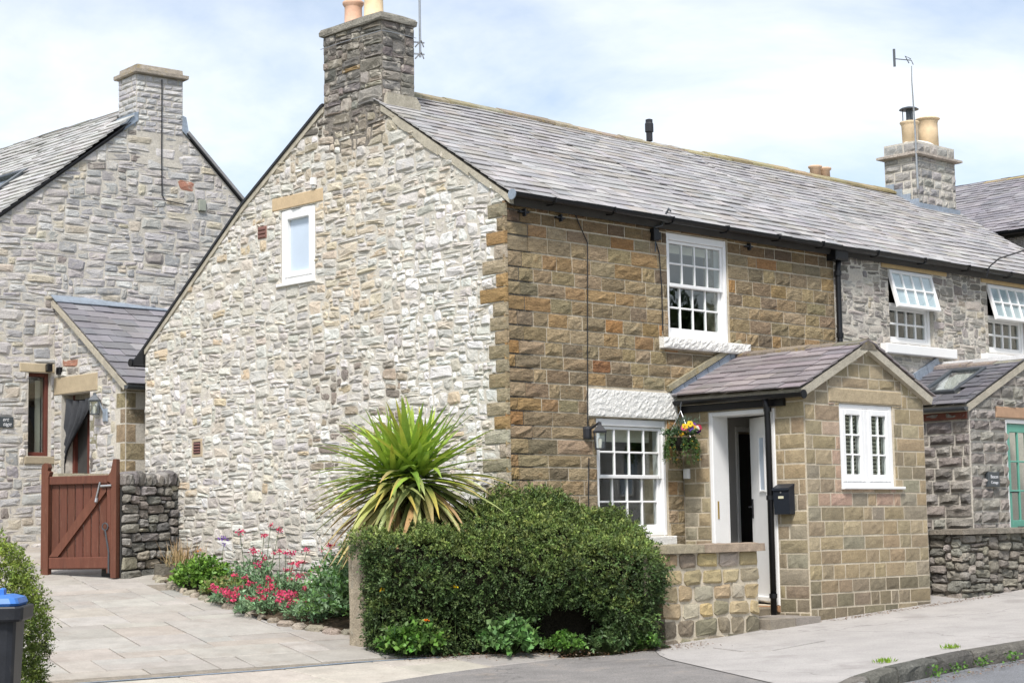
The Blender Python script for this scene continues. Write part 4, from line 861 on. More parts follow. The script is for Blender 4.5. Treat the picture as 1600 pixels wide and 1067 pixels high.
# its porch with roof light and green door
p2 = thing('neighbour_porch', (8.2, -.7, -.1), 'grey rock-faced stone porch with roof light and green front door at right edge', 'porch')
QW = Frame((6.85, -.012, 0), (0, -1, 0), (0, 0, 1), (-1, 0, 0)); QF = Frame((6.85, -1.3, 0), (1, 0, 0), (0, 0, 1), (0, -1, 0))
QR, QZ, QS = 8.22, 2.95, .43; qtop = lambda x: QZ-.03-QS*abs(x-QR)
wall_shell(QW, [0, 1.28], lambda u: -.2, lambda u: 2.30, [], -.27, .002, 'side_wall', M['mortar'], p2)
QD = (.86, 1.80, -.1, 2.17)
wall_shell(QF, [.001, QR-6.85, 2.74], lambda u: -.2, lambda u: qtop(u+6.85), [QD], -.27, .002, 'gable_wall', M['mortar'], p2)
RG = [((.27, .25, .225), 4), ((.235, .215, .195), 3), ((.31, .285, .255), 2), ((.20, .185, .17), 1)]; rgc = lambda u, v: vary(pick(RG), .1, .03)
gp2 = [(-QS, 1, qtop(QR)-.006-QS*(QR-6.85)), (QS, 1, qtop(QR)-.006+QS*(QR-6.85))]
LQ = [(.34, 2), (.26, 2), (.42, 1), (.2, 1)]
ps = ashlar(QW, 0, 1.29, .1, 2.25, .152, LQ, rgc, proud=.045, rough=.02, joint=.018, edge=.008) + ashlar(QF, 0, 2.7, .1, 2.95, .152, LQ, rgc, holes=[QD, (.62, 2.0, 2.175, 2.33)], planes=gp2, proud=.038, rough=.018, joint=.018, edge=.008)
emit(p2, 'rock_faced_block', ps, M['dry'])
MB().bev(QF, .63, 1.99, 2.18, 2.325, -.1, .02, .01, (.40, .26, .17)).build('lintel', M['sandlintel'], p2)
m = MB(); m.bev(QF, QD[0]+.002, QD[0]+.055, -.1, QD[3]-.002, -.12, -.01, .006); m.bev(QF, QD[1]-.055, QD[1]-.002, -.1, QD[3]-.002, -.12, -.01, .006); m.bev(QF, QD[0]+.055, QD[1]-.055, QD[3]-.055, QD[3]-.002, -.12, -.011, .006); m.build('door_frame', M['white'], p2)
m = MB(); a, b = QD[0]+.058, QD[1]-.058; st_ = .1
for q in ((a, a+st_, -.08, 2.11), (b-st_, b, -.08, 2.11), (a+st_, b-st_, 2.0, 2.11), (a+st_, b-st_, .62, .86), (a+st_, b-st_, -.08, .12)): m.bev(QF, *q, -.08, -.035, .006)
m.box(QF, a+st_, b-st_, .12, .62, -.07, -.055); d2 = m.build('door', M['green'], p2)
m = MB()
for i in (1, 2): x = lerp(a+st_, b-st_, i/3); m.bev(QF, x-.011, x+.011, .86, 2.0, -.07, -.038, .005)
for j in (1, 2):
    yv = lerp(.86, 2.0, j/3)
    for i in range(3): m.bev(QF, lerp(a+st_, b-st_, i/3)+.012, lerp(a+st_, b-st_, (i+1)/3)-.012, yv-.011, yv+.011, -.07, -.039, .005)
m.build('glazing_bars', M['green'], d2)
for i in range(3):
    for j in range(3): MB().box(QF, lerp(a+st_, b-st_, i/3)+.008, lerp(a+st_, b-st_, (i+1)/3)-.008, lerp(.86, 2, j/3)+.008, lerp(.86, 2, (j+1)/3)-.008, -.057, -.053).build('pane', M['glass'], d2)
m = MB(); m.bev(QF, a+.2, a+.42, .69, .78, -.034, -.02, .004); m.tube([QF.p(a+.05, 1.22, -.03), QF.p(a+.05, 1.22, .015), QF.p(a+.15, 1.22, .02)], .01, 6); m.build('letter_slot', M['iron'], d2)
MB().bev(QF, a+.16, a+.34, .25, .52, -.054, -.04, .01).build('door_panel', M['green'], d2)
MB().box(NF, 6.9, 9.5, -.2, 2.3, .1, .12).build('inner_wall', M['dark'], p2)
e2 = 6.735; ez2 = QZ-QS*(QR-e2); u2v = Vector((QR-e2, 0, QZ-ez2)); y2 = -1.345
fr_ = Frame((e2, y2, ez2), (0, 1, 0), u2v, Vector((0, 1, 0)).cross(u2v)*(1 if Vector((0, 1, 0)).cross(u2v).z > 0 else -1))
MB().box(fr_, 0, -y2, .01, u2v.length, -.09, 0).build('roof', M['cement'], p2)
SLD = [((.135, .13, .145), 3), ((.165, .155, .17), 2), ((.11, .108, .12), 2)]
sky_u, sky_v = (.40, .95), (.42, 1.30)
emit(p2, 'roof_slate', slates((e2, y2-.01, ez2), (0, 1, 0), u2v, -y2, u2v.length, (.15, .14), .26, SLD, thick=.010, lift=.002, u_ok=lambda u, s: not (sky_u[0] < u < sky_u[1] and sky_v[0]-.1 < s < sky_v[1]-.05)), M['slate'])
u3v = Vector((QR-9.7, 0, QZ-ez2)); fr3 = Frame((9.7, y2, ez2), (0, 1, 0), u3v, -Vector((0, 1, 0)).cross(u3v)); MB().box(fr3, 0, -y2, .01, u3v.length, -.09, .012).build('roof', M['slate'], p2)
ridge_tiles(p2, (QR, y2, QZ+.02), (QR, -.03, QZ+.02), (1, 0, 0), .45, wing=.16, tl=.42, col=(.24, .215, .19))
m = MB(); f = .05
for q in ((sky_u[0], sky_u[0]+f, sky_v[0], sky_v[1]), (sky_u[1]-f, sky_u[1], sky_v[0], sky_v[1]), (sky_u[0]+f, sky_u[1]-f, sky_v[1]-f, sky_v[1]), (sky_u[0]+f, sky_u[1]-f, sky_v[0], sky_v[0]+f)): m.bev(fr_, *q, -.02, .075, .012)
rl = m.build('roof_light', M['gunmetal'], p2); MB().box(fr_, sky_u[0]+f, sky_u[1]-f, sky_v[0]+f, sky_v[1]-f, .045, .05).build('pane', M['glass'], rl)
MB().box(fr_, sky_u[0]+.02, sky_u[1]-.02, sky_v[0]+.02, sky_v[1]-.02, .002, .006).build('blind', M['room'], rl)
for i in range(5): MB().box(Frame((e2+.02, -.01, ez2+.03), u2v, (-u2v.z, 0, u2v.x), (0, -1, 0)), u2v.length*i/5, u2v.length*(i+1)/5-.01, -.01, .13, .0, .03).build('flashing', M['lead'], p2)
q2 = gutter(p2, (6.70, -.03, 2.30), (6.70, -1.36, 2.29), .05, 'gunmetal')
MB().box(QW, .0, 1.28, 2.145, 2.27, .02, .05, (.16, .06, .04)).build('fascia', M['redbrick'], p2)
# its garden wall
gw_ = thing('garden_wall', (8, -1.7, -.1), 'rough grey dry-stone garden wall with slab coping below the green door', 'wall')
WFf = Frame((5.8, -1.77, 0), (1, 0, 0), (0, 0, 1), (0, -1, 0)); WR = Frame((5.8, -1.77, 0), (0, 1, 0), (0, 0, 1), (-1, 0, 0))
MB().box(WFf, .04, 6, -.4, .70, -.34, -.04).build('core', M['joint'], gw_); MB().box(WFf, .04, .34, -.4, .70, -1.6, -.34).build('core', M['joint'], gw_)
DG = [((.27, .25, .21), 3), ((.22, .205, .175), 3), ((.33, .305, .26), 1.6), ((.16, .15, .13), 1.5)]; dgc = lambda u, v: vary(pick(DG), .15, .04)
SZ = [((3, 2), 4), ((4, 2), 3), ((2, 2), 3), ((5, 2), 1), ((4, 1), 1), ((2, 1), 1), ((3, 3), .8)]
ps = rubble(WFf, .0, 5.5, -.28, .70, .075, .055, dgc, joint=.016, proud=(.0, .05), rough=.014, cutk=.35, sizes=SZ, planes=[(0, 1, .695), (-1, 0, .02)], wk=.012)
ps += rubble(WR, .0, 1.5, -.28, .70, .075, .055, dgc, joint=.016, proud=(.0, .05), rough=.014, cutk=.35, sizes=SZ, planes=[(0, 1, .695), (-1, 0, .02)], wk=.012)
emit(gw_, 'wall_stone', ps, M['dry'])
for a, b in ((5.72, 6.5), (6.51, 7.4), (7.41, 8.6), (8.61, 11)): block_mb(CFx, a, b, -1.85, -1.38, .765, .006, vary((.22, .20, .165), .1), back=.70, edge=.755, nu=8, nv=3).build('coping_slab', M['dry'], gw_)
block_mb(CFx, 5.72, 6.19, -1.37, -.3, .763, .006, (.2, .185, .155), back=.70, edge=.755, nu=4, nv=6).build('coping_slab', M['dry'], gw_)

# ================================================================== houses further up the street
fh = thing('far_house', (16.5, 1, 0), 'slate-roofed stone house beyond the terrace at the right edge', 'house')
FHF = Frame((13.6, 0, 0), (0, -1, 0), (0, 0, 1), (-1, 0, 0))
MB().box(FHF, -9, 6, -.3, 5.62, -6, .0).build('wall', M['mortar'], fh)
ps = rubble(FHF, -3, 1.5, 4.9, 5.6, .09, .06, lambda u, v: vary(pick(GREY), .1), joint=.012); emit(fh, 'rubble_stone', ps, M['rubble'])
fu = Vector((2.9, 0, 1.48)); fo = Vector((13.5, -6, 5.62)); frh = Frame(fo, (0, 1, 0), fu, (-1.48, 0, 2.9)); MB().box(frh, 0, 15, 0, fu.length, -.1, 0).build('roof', M['dark'], fh)
SLF = [((.25, .235, .25), 3), ((.29, .275, .285), 2), ((.215, .205, .22), 2)]
emit(fh, 'roof_slate', slates(fo+Vector((0, 3, 0)), (0, 1, 0), fu, 10, fu.length, (.15, .13), .24, SLF, lift=.002), M['slate'])
ridge_tiles(fh, (16.4, -3, 7.12), (16.4, 7, 7.12), (1, 0, 0), .5, col=(.36, .29, .17)); gutter(fh, (13.44, -3, 5.62), (13.44, 7, 5.62), .06)
fc = thing('far_chimney', (14.3, 6.2, 6.4), 'distant chimney with two small buff pots peeping above the ridge', 'chimney')
MB().bev(NF, 13.8, 14.75, 4, 7.22, -6.6, -5.9, .01, (.3, .27, .23)).build('stack', M['dry'], fc)
for x in (14.09, 14.38): MB().lathe((x, 6.2, 7.20), [(.11, 0), (.10, .22), (.13, .25), (.13, .28), (.1, .29)], 14, (.60, .42, .28)).build('chimney_pot', M['pot'], fc, True)

# ================================================================== the house on the left, with its lean-to
lh = thing('left_house', (1.5, 13, .7), 'grey limestone house with chimney and roof light standing behind the wooden gate', 'house')
A5 = rad(5); LO = Vector((.148, 9.5, 0)); LU = Vector((math.cos(A5), -math.sin(A5), 0)); LN_ = Vector((-math.sin(A5), -math.cos(A5), 0)); LHF = Frame(LO, LU, (0, 0, 1), LN_)
LT = [(-2.6, 4.04), (1.66, 7.36), (3.9, 5.21)]; ltop = lambda u: float(np.interp(u, [p[0] for p in LT], [p[1] for p in LT]))
LW = (-.395, -.05, 2.0, 3.19)
wall_shell(LHF, [p[0] for p in LT], lambda u: .2, ltop, [LW], -.4, .003, 'gable_wall', M['mortar'], lh)
LGREY = [((.47, .45, .43), 4), ((.41, .40, .39), 3), ((.52, .505, .485), 2.4), ((.35, .345, .35), 1.2), ((.50, .45, .36), 1.2), ((.58, .57, .545), .8), ((.36, .18, .13), .05), ((.28, .255, .235), .5)]
lcol = lambda u, v: vary(pick(LGREY), .1, .025)
lpl = []
for (a, b), (c, d) in zip(LT[:-1], LT[1:]): s = (d-b)/(c-a); lpl.append((-s, 1, b-s*a-.03))
ps = rubble(LHF, -2.0, 3.9, .6, 7.3, .095, .058, lcol, holes=[LW, (-.54, .01, 3.19, 3.325), (-.46, .01, 1.88, 2.0), (-1.2, -.62, 2.39, 2.55)], planes=lpl+[(1, 0, 3.9)], joint=.010, proud=(.006, .02), rough=.006, skip=lambda u, v: (u > .05 and v < 4.0) or (u > 3.4 and v < 5))
emit(lh, 'rubble_stone', ps, M['rubble'])
MB().bev(LHF, -.53, .0, 3.195, 3.32, -.1, .015, .008, (.46, .385, .265)).build('lintel', M['sandlintel'], lh)
MB().bev(LHF, -.45, .0, 1.89, 1.995, -.12, .03, .008, (.33, .28, .20)).build('sill', M['sandlintel'], lh)
RED = (.115, .032, .022)
m = MB()
for q in ((LW[0], LW[0]+.045, LW[2], LW[3]), (LW[1]-.055, LW[1], LW[2], LW[3]), (LW[0]+.045, LW[1]-.055, LW[3]-.05, LW[3]), (LW[0]+.045, LW[1]-.055, LW[2], LW[2]+.06)): m.bev(LHF, *q, -.16, -.09, .008, RED)
lwn = m.build('window', M['wood'], lh); MB().box(LHF, LW[0]+.045, LW[1]-.055, LW[2]+.06, LW[3]-.05, -.13, -.125).build('pane', M['glass'], lwn)
MB().box(LHF, -.18, -.10, 2.05, 3.1, -.26, -.25).build('curtain', M['blind'], lwn)
m = MB(); m.box(LHF, -1.5, 1.5, 1.4, 3.4, -1.5, -1.45); m.box(LHF, -1.5, 1.5, 3.4, 3.45, -1.5, -.41); m.box(LHF, -1.5, -1.45, 1.4, 3.4, -1.45, -.41); m.box(LHF, 1.45, 1.5, 1.4, 3.4, -1.45, -.41); m.box(LHF, -1.5, 1.5, 1.35, 1.4, -1.5, -.41); m.build('room', M['dark'], lh)
# roof of the left house: the slope seen from the road
RG0 = LHF.p(1.66, 7.40, .06); bk = Vector((0, 1, 0)); se = LHF.p(-2.6, 4.08, .06); upv = RG0-se
fr_ = Frame(se, bk, upv, Vector((-upv.z, 0, upv.x)))
MB().box(fr_, .62, 11, 0, upv.length, -.06, -.02).build('roof', M['dark'], lh)
MB().box(fr_, .05, .62, 0, 4.80, -.06, -.02).build('roof', M['dark'], lh)
SLL = [((.46, .45, .43), 4), ((.50, .49, .47), 2), ((.42, .41, .395), 2)]
emit(lh, 'roof_slate', slates(se+bk*.0, bk, upv, 11, upv.length, (.155, .145), .28, SLL, thick=.016, lift=.0, u_ok=lambda u, s: s > 1.0 and not (1.35 < u < 2.6 and 2.55 < s < 3.75) and not (u < .60 and s > 4.76)), M['slate'])
se2 = LHF.p(3.9, 5.25, .06); up2_ = RG0-se2; MB().box(Frame(se2, bk, up2_, Vector((-up2_.z, 0, up2_.x))), .62, 11, 0, up2_.length, -.045, .0, (.25, .245, .245)).build('roof', M['slate'], lh)
MB().box(Frame(se2, bk, up2_, Vector((-up2_.z, 0, up2_.x))), 0, .62, 0, up2_.length-.64, -.045, .0, (.25, .245, .245)).build('roof', M['slate'], lh)
ridge_tiles(lh, RG0+Vector((0, .55, .02)), RG0+Vector((0, 11, .02)), (1, 0, 0), .75, wing=.14, col=(.17, .165, .16))
m = MB(); f = .07
for q in ((1.4, 1.4+f, 2.6, 3.7), (2.5-f, 2.5, 2.6, 3.7), (1.4+f, 2.5-f, 3.7-f, 3.7), (1.4+f, 2.5-f, 2.6, 2.6+f)): m.bev(fr_, *q, -.02, .09, .012)
rl = m.build('roof_light', M['gunmetal'], lh); MB().box(fr_, 1.45, 2.45, 2.65, 3.65, .04, .045).build('pane', M['glass'], rl); MB().box(fr_, 1.4, 2.5, 2.6, 3.7, -.015, -.01).build('blind', M['room'], rl)
# chimney of the left house
LCF = Frame(LHF.p(0, 0, .012), LU, (0, 0, 1), LN_); LCW = Frame(LHF.p(1.275, 0, .012), -LN_, (0, 0, 1), -LU)
m = MB(); m.box(LCF, 1.28, 2.06, 6.4, 7.77, -.56, -.0); lch = m.build('chimney', M['mortar'], lh)
LCC = [((.52, .51, .50), 3), ((.46, .455, .46), 3), ((.57, .56, .54), 2), ((.42, .41, .42), 1)]; lcc = lambda u, v: vary(pick(LCC), .07, .02)
ps = ashlar(LCF, 1.275, 2.065, 6.9, 7.77, .085, [(.2, 2), (.28, 2), (.14, 1)], lcc, joint=.012, proud=.012, rough=.006) + ashlar(LCW, 0, .57, 6.85, 7.77, .085, [(.2, 2), (.28, 2)], lcc, joint=.012, proud=.012, rough=.006)
emit(lch, 'chimney_stone', ps, M['rubble'])
V = []
for z, e in ((7.77, .05), (7.785, .065), (7.835, .065), (7.85, .0), (7.92, -.005), (7.94, -.06)):
    for (u, n) in ((1.28-e, -.57-e), (2.06+e, -.57-e), (2.06+e, .01+e), (1.28-e, .01+e)): V.append(LCF.p(u+U(-.006, .006), z, n+U(-.006, .006)))
MB().add(V, [(r*4+i, r*4+(i+1) % 4, (r+1)*4+(i+1) % 4, (r+1)*4+i) for r in range(5) for i in range(4)]+[(20, 21, 22, 23), (3, 2, 1, 0)], (.34, .30, .25)).build('capping', M['ridge'], lch)
m = MB(); sl = .78
m.box(LCW, .0, .58, 6.98, 7.17, .012, .03); m.prism(LCF, [(1.05, 6.86), (1.30, 7.05), (1.30, 7.18), (1.25, 7.17)], -.02, .022); m.build('flashing', M['lead'], lch)
m = MB(); m.prism(LCF, [(2.05, 6.98), (2.20, 6.86), (2.16, 6.95), (2.11, 7.20), (2.05, 7.22)], -.05, .022); m.build('flashing', M['lead'], lch)
MB().tube([LHF.p(1.69, 7.73, .04), LHF.p(1.69, 6.5, .035), LHF.p(1.70, 5.95, .035), LHF.p(1.75, 5.88, .035), LHF.p(2.15, 5.84, .035)], .009, 5).build('cable', M['iron'], lh)
MB().bev(LHF, 2.33, 2.45, 5.78, 5.95, .005, .05, .008, (.30, .32, .27)).build('vent', M['sandlintel'], lh)
# verge boards
for (u0, z0), (u1, z1) in (((-2.6, 4.04), (1.17, ltop(1.17))), ((2.12, ltop(2.12)), (3.9, 5.21))):
    m = MB(); m.prism(LHF, [(u0, z0+.015), (u1, z1+.015), (u1, z1+.028), (u0, z0+.028)], -.05, .060); m.build('verge', M['iron'], lh)
# lean-to
LX = .148; LE = Frame((LX, 9.49, 0), (0, -1, 0), (0, 0, 1), (-1, 0, 0)); LFr = Frame((LX, 7.62, 0), (1, 0, 0), (0, 0, 1), (0, -1, 0))
etop = lambda u: 4.235-.70*u; LD = (.20, .96, .5, 2.865)
lt = thing('lean_to', (1.2, 8.5, .6), 'stone lean-to with slate roof and dark curtained doorway beside the left house', 'outbuilding')
wall_shell(LE, [0, 1.87], lambda u: .2, etop, [LD], -.3, .003, 'end_wall', M['mortar'], lt)
wall_shell(LFr, [.001, 2.4], lambda u: .2, lambda u: 2.93, [], -.3, .003, 'front_wall', M['mortar'], lt)
ps = rubble(LE, 0, 1.87, .5, 4.3, .085, .055, lcol, holes=[LD, (-.02, 1.16, 2.865, 3.125), (1.62, 1.9, .4, 2.94)], planes=[(.70, 1, 4.21), (1, 0, 1.86)], joint=.010, proud=(.006, .02), rough=.006)
emit(lt, 'rubble_stone', ps, M['rubble'])
MB().bev(LE, .0, 1.155, 2.872, 3.118, -.1, .015, .008, (.42, .345, .235)).build('lintel', M['sandlintel'], lt)
v = .5; k = 0; qs = []
while v < 2.9:
    h_ = U(.20, .28); h_ = min(h_, 2.93-v); w_ = .23 if k % 2 else .13; w2 = .16 if k % 2 else .30; c = vary(pick([((.30, .245, .155), 2), ((.24, .195, .13), 2), ((.20, .17, .125), 1)]), .1)
    qs.append(block_mb(LE, 1.87-w_, 1.868, v+.005, v+h_-.005, .014, .005, c)); qs.append(block_mb(LFr, .002, w2, v+.005, v+h_-.005, .014, .005, vary(c, .1))); v += h_; k += 1
for k, (v, h_, w_) in enumerate(((1.5, .22, .22), (1.74, .30, .12), (2.06, .22, .2), (1.28, .2, .12), (2.3, .26, .12), (2.58, .28, .2))): qs.append(block_mb(LE, .965, .965+w_, v, v+h_-.01, .014, .004, vary((.15, .14, .125) if k < 2 else (.27, .235, .17), .1)))
emit(lt, 'quoin', qs, M['dry'])
ps = rubble(LFr, .3, 2.4, .5, 2.9, .085, .055, lcol, planes=[(-1, 0, -.3)]); emit(lt, 'rubble_stone', ps, M['rubble'])
le0 = Vector((.07, 7.50, 2.88)); lup = Vector((0, 1.93, 1.36)); frl = Frame(le0, (1, 0, 0), lup, (0, -1.36, 1.93))
MB().box(frl, .0, 2.6, .01, lup.length, -.08, 0).build('roof', M['cement'], lt)
emit(lt, 'roof_slate', slates(le0, (1, 0, 0), lup, 2.6, lup.length, (.20, .18), .36, [((.20, .195, .21), 3), ((.23, .22, .235), 2), ((.17, .165, .175), 1), ((.28, .27, .28), .6)], thick=.012, lift=.002), M['slate'])
MB().box(frl, -.02, 2.6, lup.length-.13, lup.length+.06, .035, .05).build('flashing', M['lead'], lt)
gutter(lt, (.05, 7.46, 2.88), (2.6, 7.46, 2.87), .055, 'gunmetal')
m = MB(); m.box(LE, LD[0], LD[0]+.06, .6, LD[3], -.25, -.18, RED); m.box(LE, LD[1]-.06, LD[1], .6, LD[3], -.25, -.18, RED); m.box(LE, LD[0]+.38, LD[0]+.47, .6, LD[3], -.25, -.19, RED); m.box(LE, LD[0]+.06, LD[1]-.06, LD[3]-.07, LD[3], -.25, -.18, (.3, .27, .22)); ldr = m.build('door', M['wood'], lt)
MB().box(LE, LD[0]+.47, LD[1]-.06, 1.0, 1.95, -.24, -.22).build('door_panel', M['room'], ldr); MB().box(LE, LD[0]+.47, LD[1]-.06, 1.98, 2.79, -.24, -.22).build('pane', M['cloth'], ldr); MB().box(LE, LD[0]+.06, LD[0]+.38, .6, 2.79, -.24, -.23).build('pane', M['dark'], ldr)
# voile curtain looped to one side of that doorway
V = []; F = []; nu_, nv_ = 26, 16
for j in range(nv_+1):
    t_ = j/nv_; z = lerp(2.82, 1.35, t_); gather = sst(0, .62, t_); wd = lerp(.68, .10, gather); cx = lerp(.58, .16, gather)
    for i in range(nu_+1): s = i/nu_; V.append(LE.p(cx+(s-.5)*wd, z-.06*math.sin(s*3)*(1-t_), -.06+.028*math.sin(s*25+t_*3)*(1-.4*gather)+.008*math.sin(s*57)))
F = [(j*(nu_+1)+i, j*(nu_+1)+i+1, (j+1)*(nu_+1)+i+1, (j+1)*(nu_+1)+i) for j in range(nv_) for i in range(nu_)]
tag(MB().add(V, F).build('curtain', M['cloth'], None, True), 'dark grey voile curtain looped aside in the lean-to doorway', 'curtain')
fl = thing('flood_light', (.08, 9.3, 3.14), 'small black flood light on the wall above the curtained doorway', 'lamp')
m = MB(); m.bev(LE, .13, .22, 3.16, 3.26, .005, .06, .008); m.build('bracket', M['black'], fl); m = MB(); m.bev(Frame(LE.p(0, 3.2, .06), LE.u+LE.n*.3, (0, 0, 1), LE.n), .02, .16, .0, .11, .02, .10, .01); m.build('lamp_head', M['black'], fl)
ln = thing('carriage_lantern', (.05, 8.4, 2.55), 'blue-grey carriage lantern beside the dark curtained doorway', 'lamp')
def lantern(root, c, s, mat, wallpt, hang=False):
    x, y, z = c; m = MB(); r = .07*s
    m.lathe((x, y, z), [(r*.9, 0), (r*.9, .012*s), (r*.6, .014*s)], 4); m.lathe((x, y, z+.16*s), [(r*1.25, 0), (r*1.3, .015*s), (r*.35, .075*s), (r*.3, .10*s), (.0, .105*s)], 4)
    for q in range(4): a = q*math.pi/2; m.tube([(x+r*.85*math.cos(a), y+r*.85*math.sin(a), z), (x+r*1.15*math.cos(a), y+r*1.15*math.sin(a), z+.165*s)], .006*s, 4)
    m.build('lantern_cage', mat, root)
    m = MB(); m.lathe((x, y, z+.012*s), [(r*.75, 0), (r*1.0, .148*s)], 4); m.build('glass', M['glass'], root)
    m = MB(); m.lathe((x, y, z+.014*s), [(.012*s, 0), (.018*s, .05*s), (.02*s, .08*s), (.008*s, .1*s)], 8, (.7, .68, .6)); m.build('bulb', M['pot'], root)
    m = MB(); wp = Vector(wallpt); m.tube([wp, wp+(Vector(c)-wp)*.5+Vector((0, 0, .13*s)), Vector((x, y, z+.26*s))], .011*s, 6)
    return m
bm = lantern(ln, (.03, 8.22, 2.52), 1.15, M['gunmetal'], (.13, 8.10, 2.50)); bm.build('bracket', M['lead'], ln); MB().bev(LE, 1.33, 1.45, 2.42, 2.60, .012, .035, .01).build('wall_plate', M['lead'], ln)
def text_mesh(s, size, fr, u, v, n, name, parent, right=False, shear=0):
    cu = bpy.data.curves.new('t', 'FONT'); cu.body = s; cu.size = size; cu.extrude = .0008; cu.shear = shear; cu.align_x = 'RIGHT' if right else 'CENTER'
    o = bpy.data.objects.new('t', cu); COL.objects.link(o); bpy.context.view_layer.update()
    me = bpy.data.meshes.new_from_object(o.evaluated_get(bpy.context.evaluated_depsgraph_get())); bpy.data.objects.remove(o)
    org = fr.p(u, v, n); Mx = Matrix((fr.u, fr.v, fr.n)).transposed().to_4x4(); me.transform(Mx); me.materials.clear(); me.materials.append(M['letter']); return link(name, me, org, parent)
pq = thing('name_plaque', LHF.p(-.85, 2.39, .03), 'dark slate name plaque with white italic lettering at the left edge', 'sign')
MB().bev(LHF, -1.12, -.625, 2.395, 2.545, .004, .03, .004).build('plate', M['slateplate'], pq)
text_mesh('ert', .075, LHF, -.70, 2.485, .032, 'lettering', pq, True, .35); text_mesh('tage', .075, LHF, -.66, 2.42, .032, 'lettering', pq, True, .35)
pq2 = thing('house_sign', QF.p(.4, 1.27, .04), 'small square slate house sign beside the green door', 'sign')
MB().bev(QF, .29, .56, 1.285, 1.475, .02, .068, .006).build('plate', M['slateplate'], pq2)
text_mesh('Beacon', .062, QF, .43, 1.395, .070, 'lettering', pq2); text_mesh('Cottage', .052, QF, .43, 1.325, .070, 'lettering', pq2)

# ================================================================== gate, dry-stone wall, trough
gl = Vector((-1.60, 6.74, 0)); gr_ = Vector((-1.09, 5.83, 0)); GFr = Frame(gl, gr_-gl, (0, 0, 1), ((gr_-gl).y, -(gr_-gl).x, 0)); gwid = (gr_-gl).length
gate = thing('wooden_gate', (-1.35, 6.28, .36), 'red-brown boarded wooden gate with diagonal brace standing ajar on the drive', 'gate')
BR = (.128, .047, .027); bz = .40
def wood(a, b, c, d, n0, n1, name, col=BR): return MB().bev(GFr, a, b, c, d, n0, n1, .008, vary(col, .1, .04)).build(name, M['wood'], gate)
def post_mb(u0, u1, z0, prof):
    return MB().prism(GFr, [(u0, z0), (u1, z0)]+prof, -.045, .045, vary(BR, .06)).build('post', M['wood'], gate)
post_mb(.0, .10, bz-.03, [(.10, 1.60), (.118, 1.66), (.085, 1.68), (.10, 1.72), (.085, 1.76), (.05, 1.775), (.01, 1.75), (.0, 1.70)])
post_mb(gwid-.075, gwid, bz-.06, [(gwid, 1.80), (gwid-.045, 1.80), (gwid-.06, 1.72), (gwid-.08, 1.64), (gwid-.125, 1.585), (gwid-.125, 1.53), (gwid-.075, 1.5)])
wood(.102, gwid-.128, 1.50, 1.605, -.03, .035, 'top_rail'); wood(.102, gwid-.10, bz+.06, bz+.20, -.03, .035, 'bottom_rail')
wood(gwid-.14, gwid-.079, bz-.0, 1.50, -.02, .032, 'stile')
nbd = 7
for i in range(nbd): a, b = .115+(gwid-.265)*i/nbd, .115+(gwid-.265)*(i+1)/nbd-.007; wood(a, b, bz+.05, 1.51, -.028, -.010, 'board', (.112, .040, .024))
MB().prism(GFr, [(.11, bz+.21), (.23, bz+.21), (gwid-.15, 1.40), (gwid-.15, 1.495), (gwid-.22, 1.495)], -.008, .030, BR).build('brace', M['wood'], gate)
m = MB(); m.tube([GFr.p(gwid-.27, 1.33, .05), GFr.p(gwid-.22, 1.52, .05)], .012, 6); m.tube([GFr.p(gwid-.21, 1.47, .05), GFr.p(gwid-.06, 1.475, .055)], .014, 6); m.tube([GFr.p(gwid-.27, 1.32, .04), GFr.p(gwid-.27, 1.27, .06)], .02, 6); m.build('latch', M['metal'], gate)
m = MB(); m.tube([GFr.p(gwid-.15+.04*math.cos(t_*.785), 0.97+.045*math.sin(t_*.785), .045) for t_ in range(9)], .009, 5); m.tube([GFr.p(gwid-.15, .93, .045), GFr.p(gwid-.10, .66, .045), GFr.p(gwid-.10, .40, .045)], .011, 5); m.build('drop_bolt', M['gunmetal'], gate)
def drystone(name, O, D, base, top, label, cols, sz=SZ, cope=True, cell=(.085, .058), thick=.36, core='dark'):
    O = Vector(O); D = Vector(D); fr = Frame(O, D-O, (0, 0, 1), ((D-O).y, -(D-O).x, 0)); L = (D-O).length; t = thing(name, (O+D)/2+Vector((0, 0, base)), label, 'wall')
    MB().box(fr, .02, L, base-.2, top-.02, -thick, -.05).build('core', M[core], t)
    cf = lambda u, v: vary(pick(cols), .16, .04)
    ps = rubble(fr, 0, L, base-.1, top, *cell, cf, joint=.014, proud=(-.01, .045), rough=.012, cutk=.34, sizes=sz, planes=[(1, 0, L), (-1, 0, 0), (0, 1, top)], wk=.01)
    emit(t, 'wall_stone', ps, M['dry'])
    if cope:
        u = 0
        while u < L-.03:
            w_ = U(.08, .16); p = stone_poly(u+.004, min(u+w_, L)-.004, top-.01, top+U(.12, .19), .35, .06); k = len(p); cu = sum(q[0] for q in p)/k; cv = sum(q[1] for q in p)/k
            V = []
            for n, f in ((-thick+.02, .75), (-thick*.6, 1), (-.06, 1), (.0, .98), (.03, .7)): V += [fr.p(cu+(a-cu)*f, cv+(b-cv)*f, n+U(-.015, .015)) for a, b in p]
            F = [(r*k+i, r*k+(i+1) % k, (r+1)*k+(i+1) % k, (r+1)*k+i) for r in range(4) for i in range(k)]+[tuple(4*k+i for i in range(k))]
            MB().add(V, F, cf(0, 0)).build('coping_stone', M['dry'], t); u += w_
    return t
DRY = [((.235, .22, .20), 3), ((.19, .18, .165), 3), ((.29, .27, .24), 2), ((.32, .29, .23), 1), ((.15, .142, .135), 1)]
drystone('dry_stone_wall', (-1.03, 5.80, 0), (-.015, 6.12, 0), .30, 1.48, 'mossy dark dry-stone wall joining the gate to the gable end', DRY)
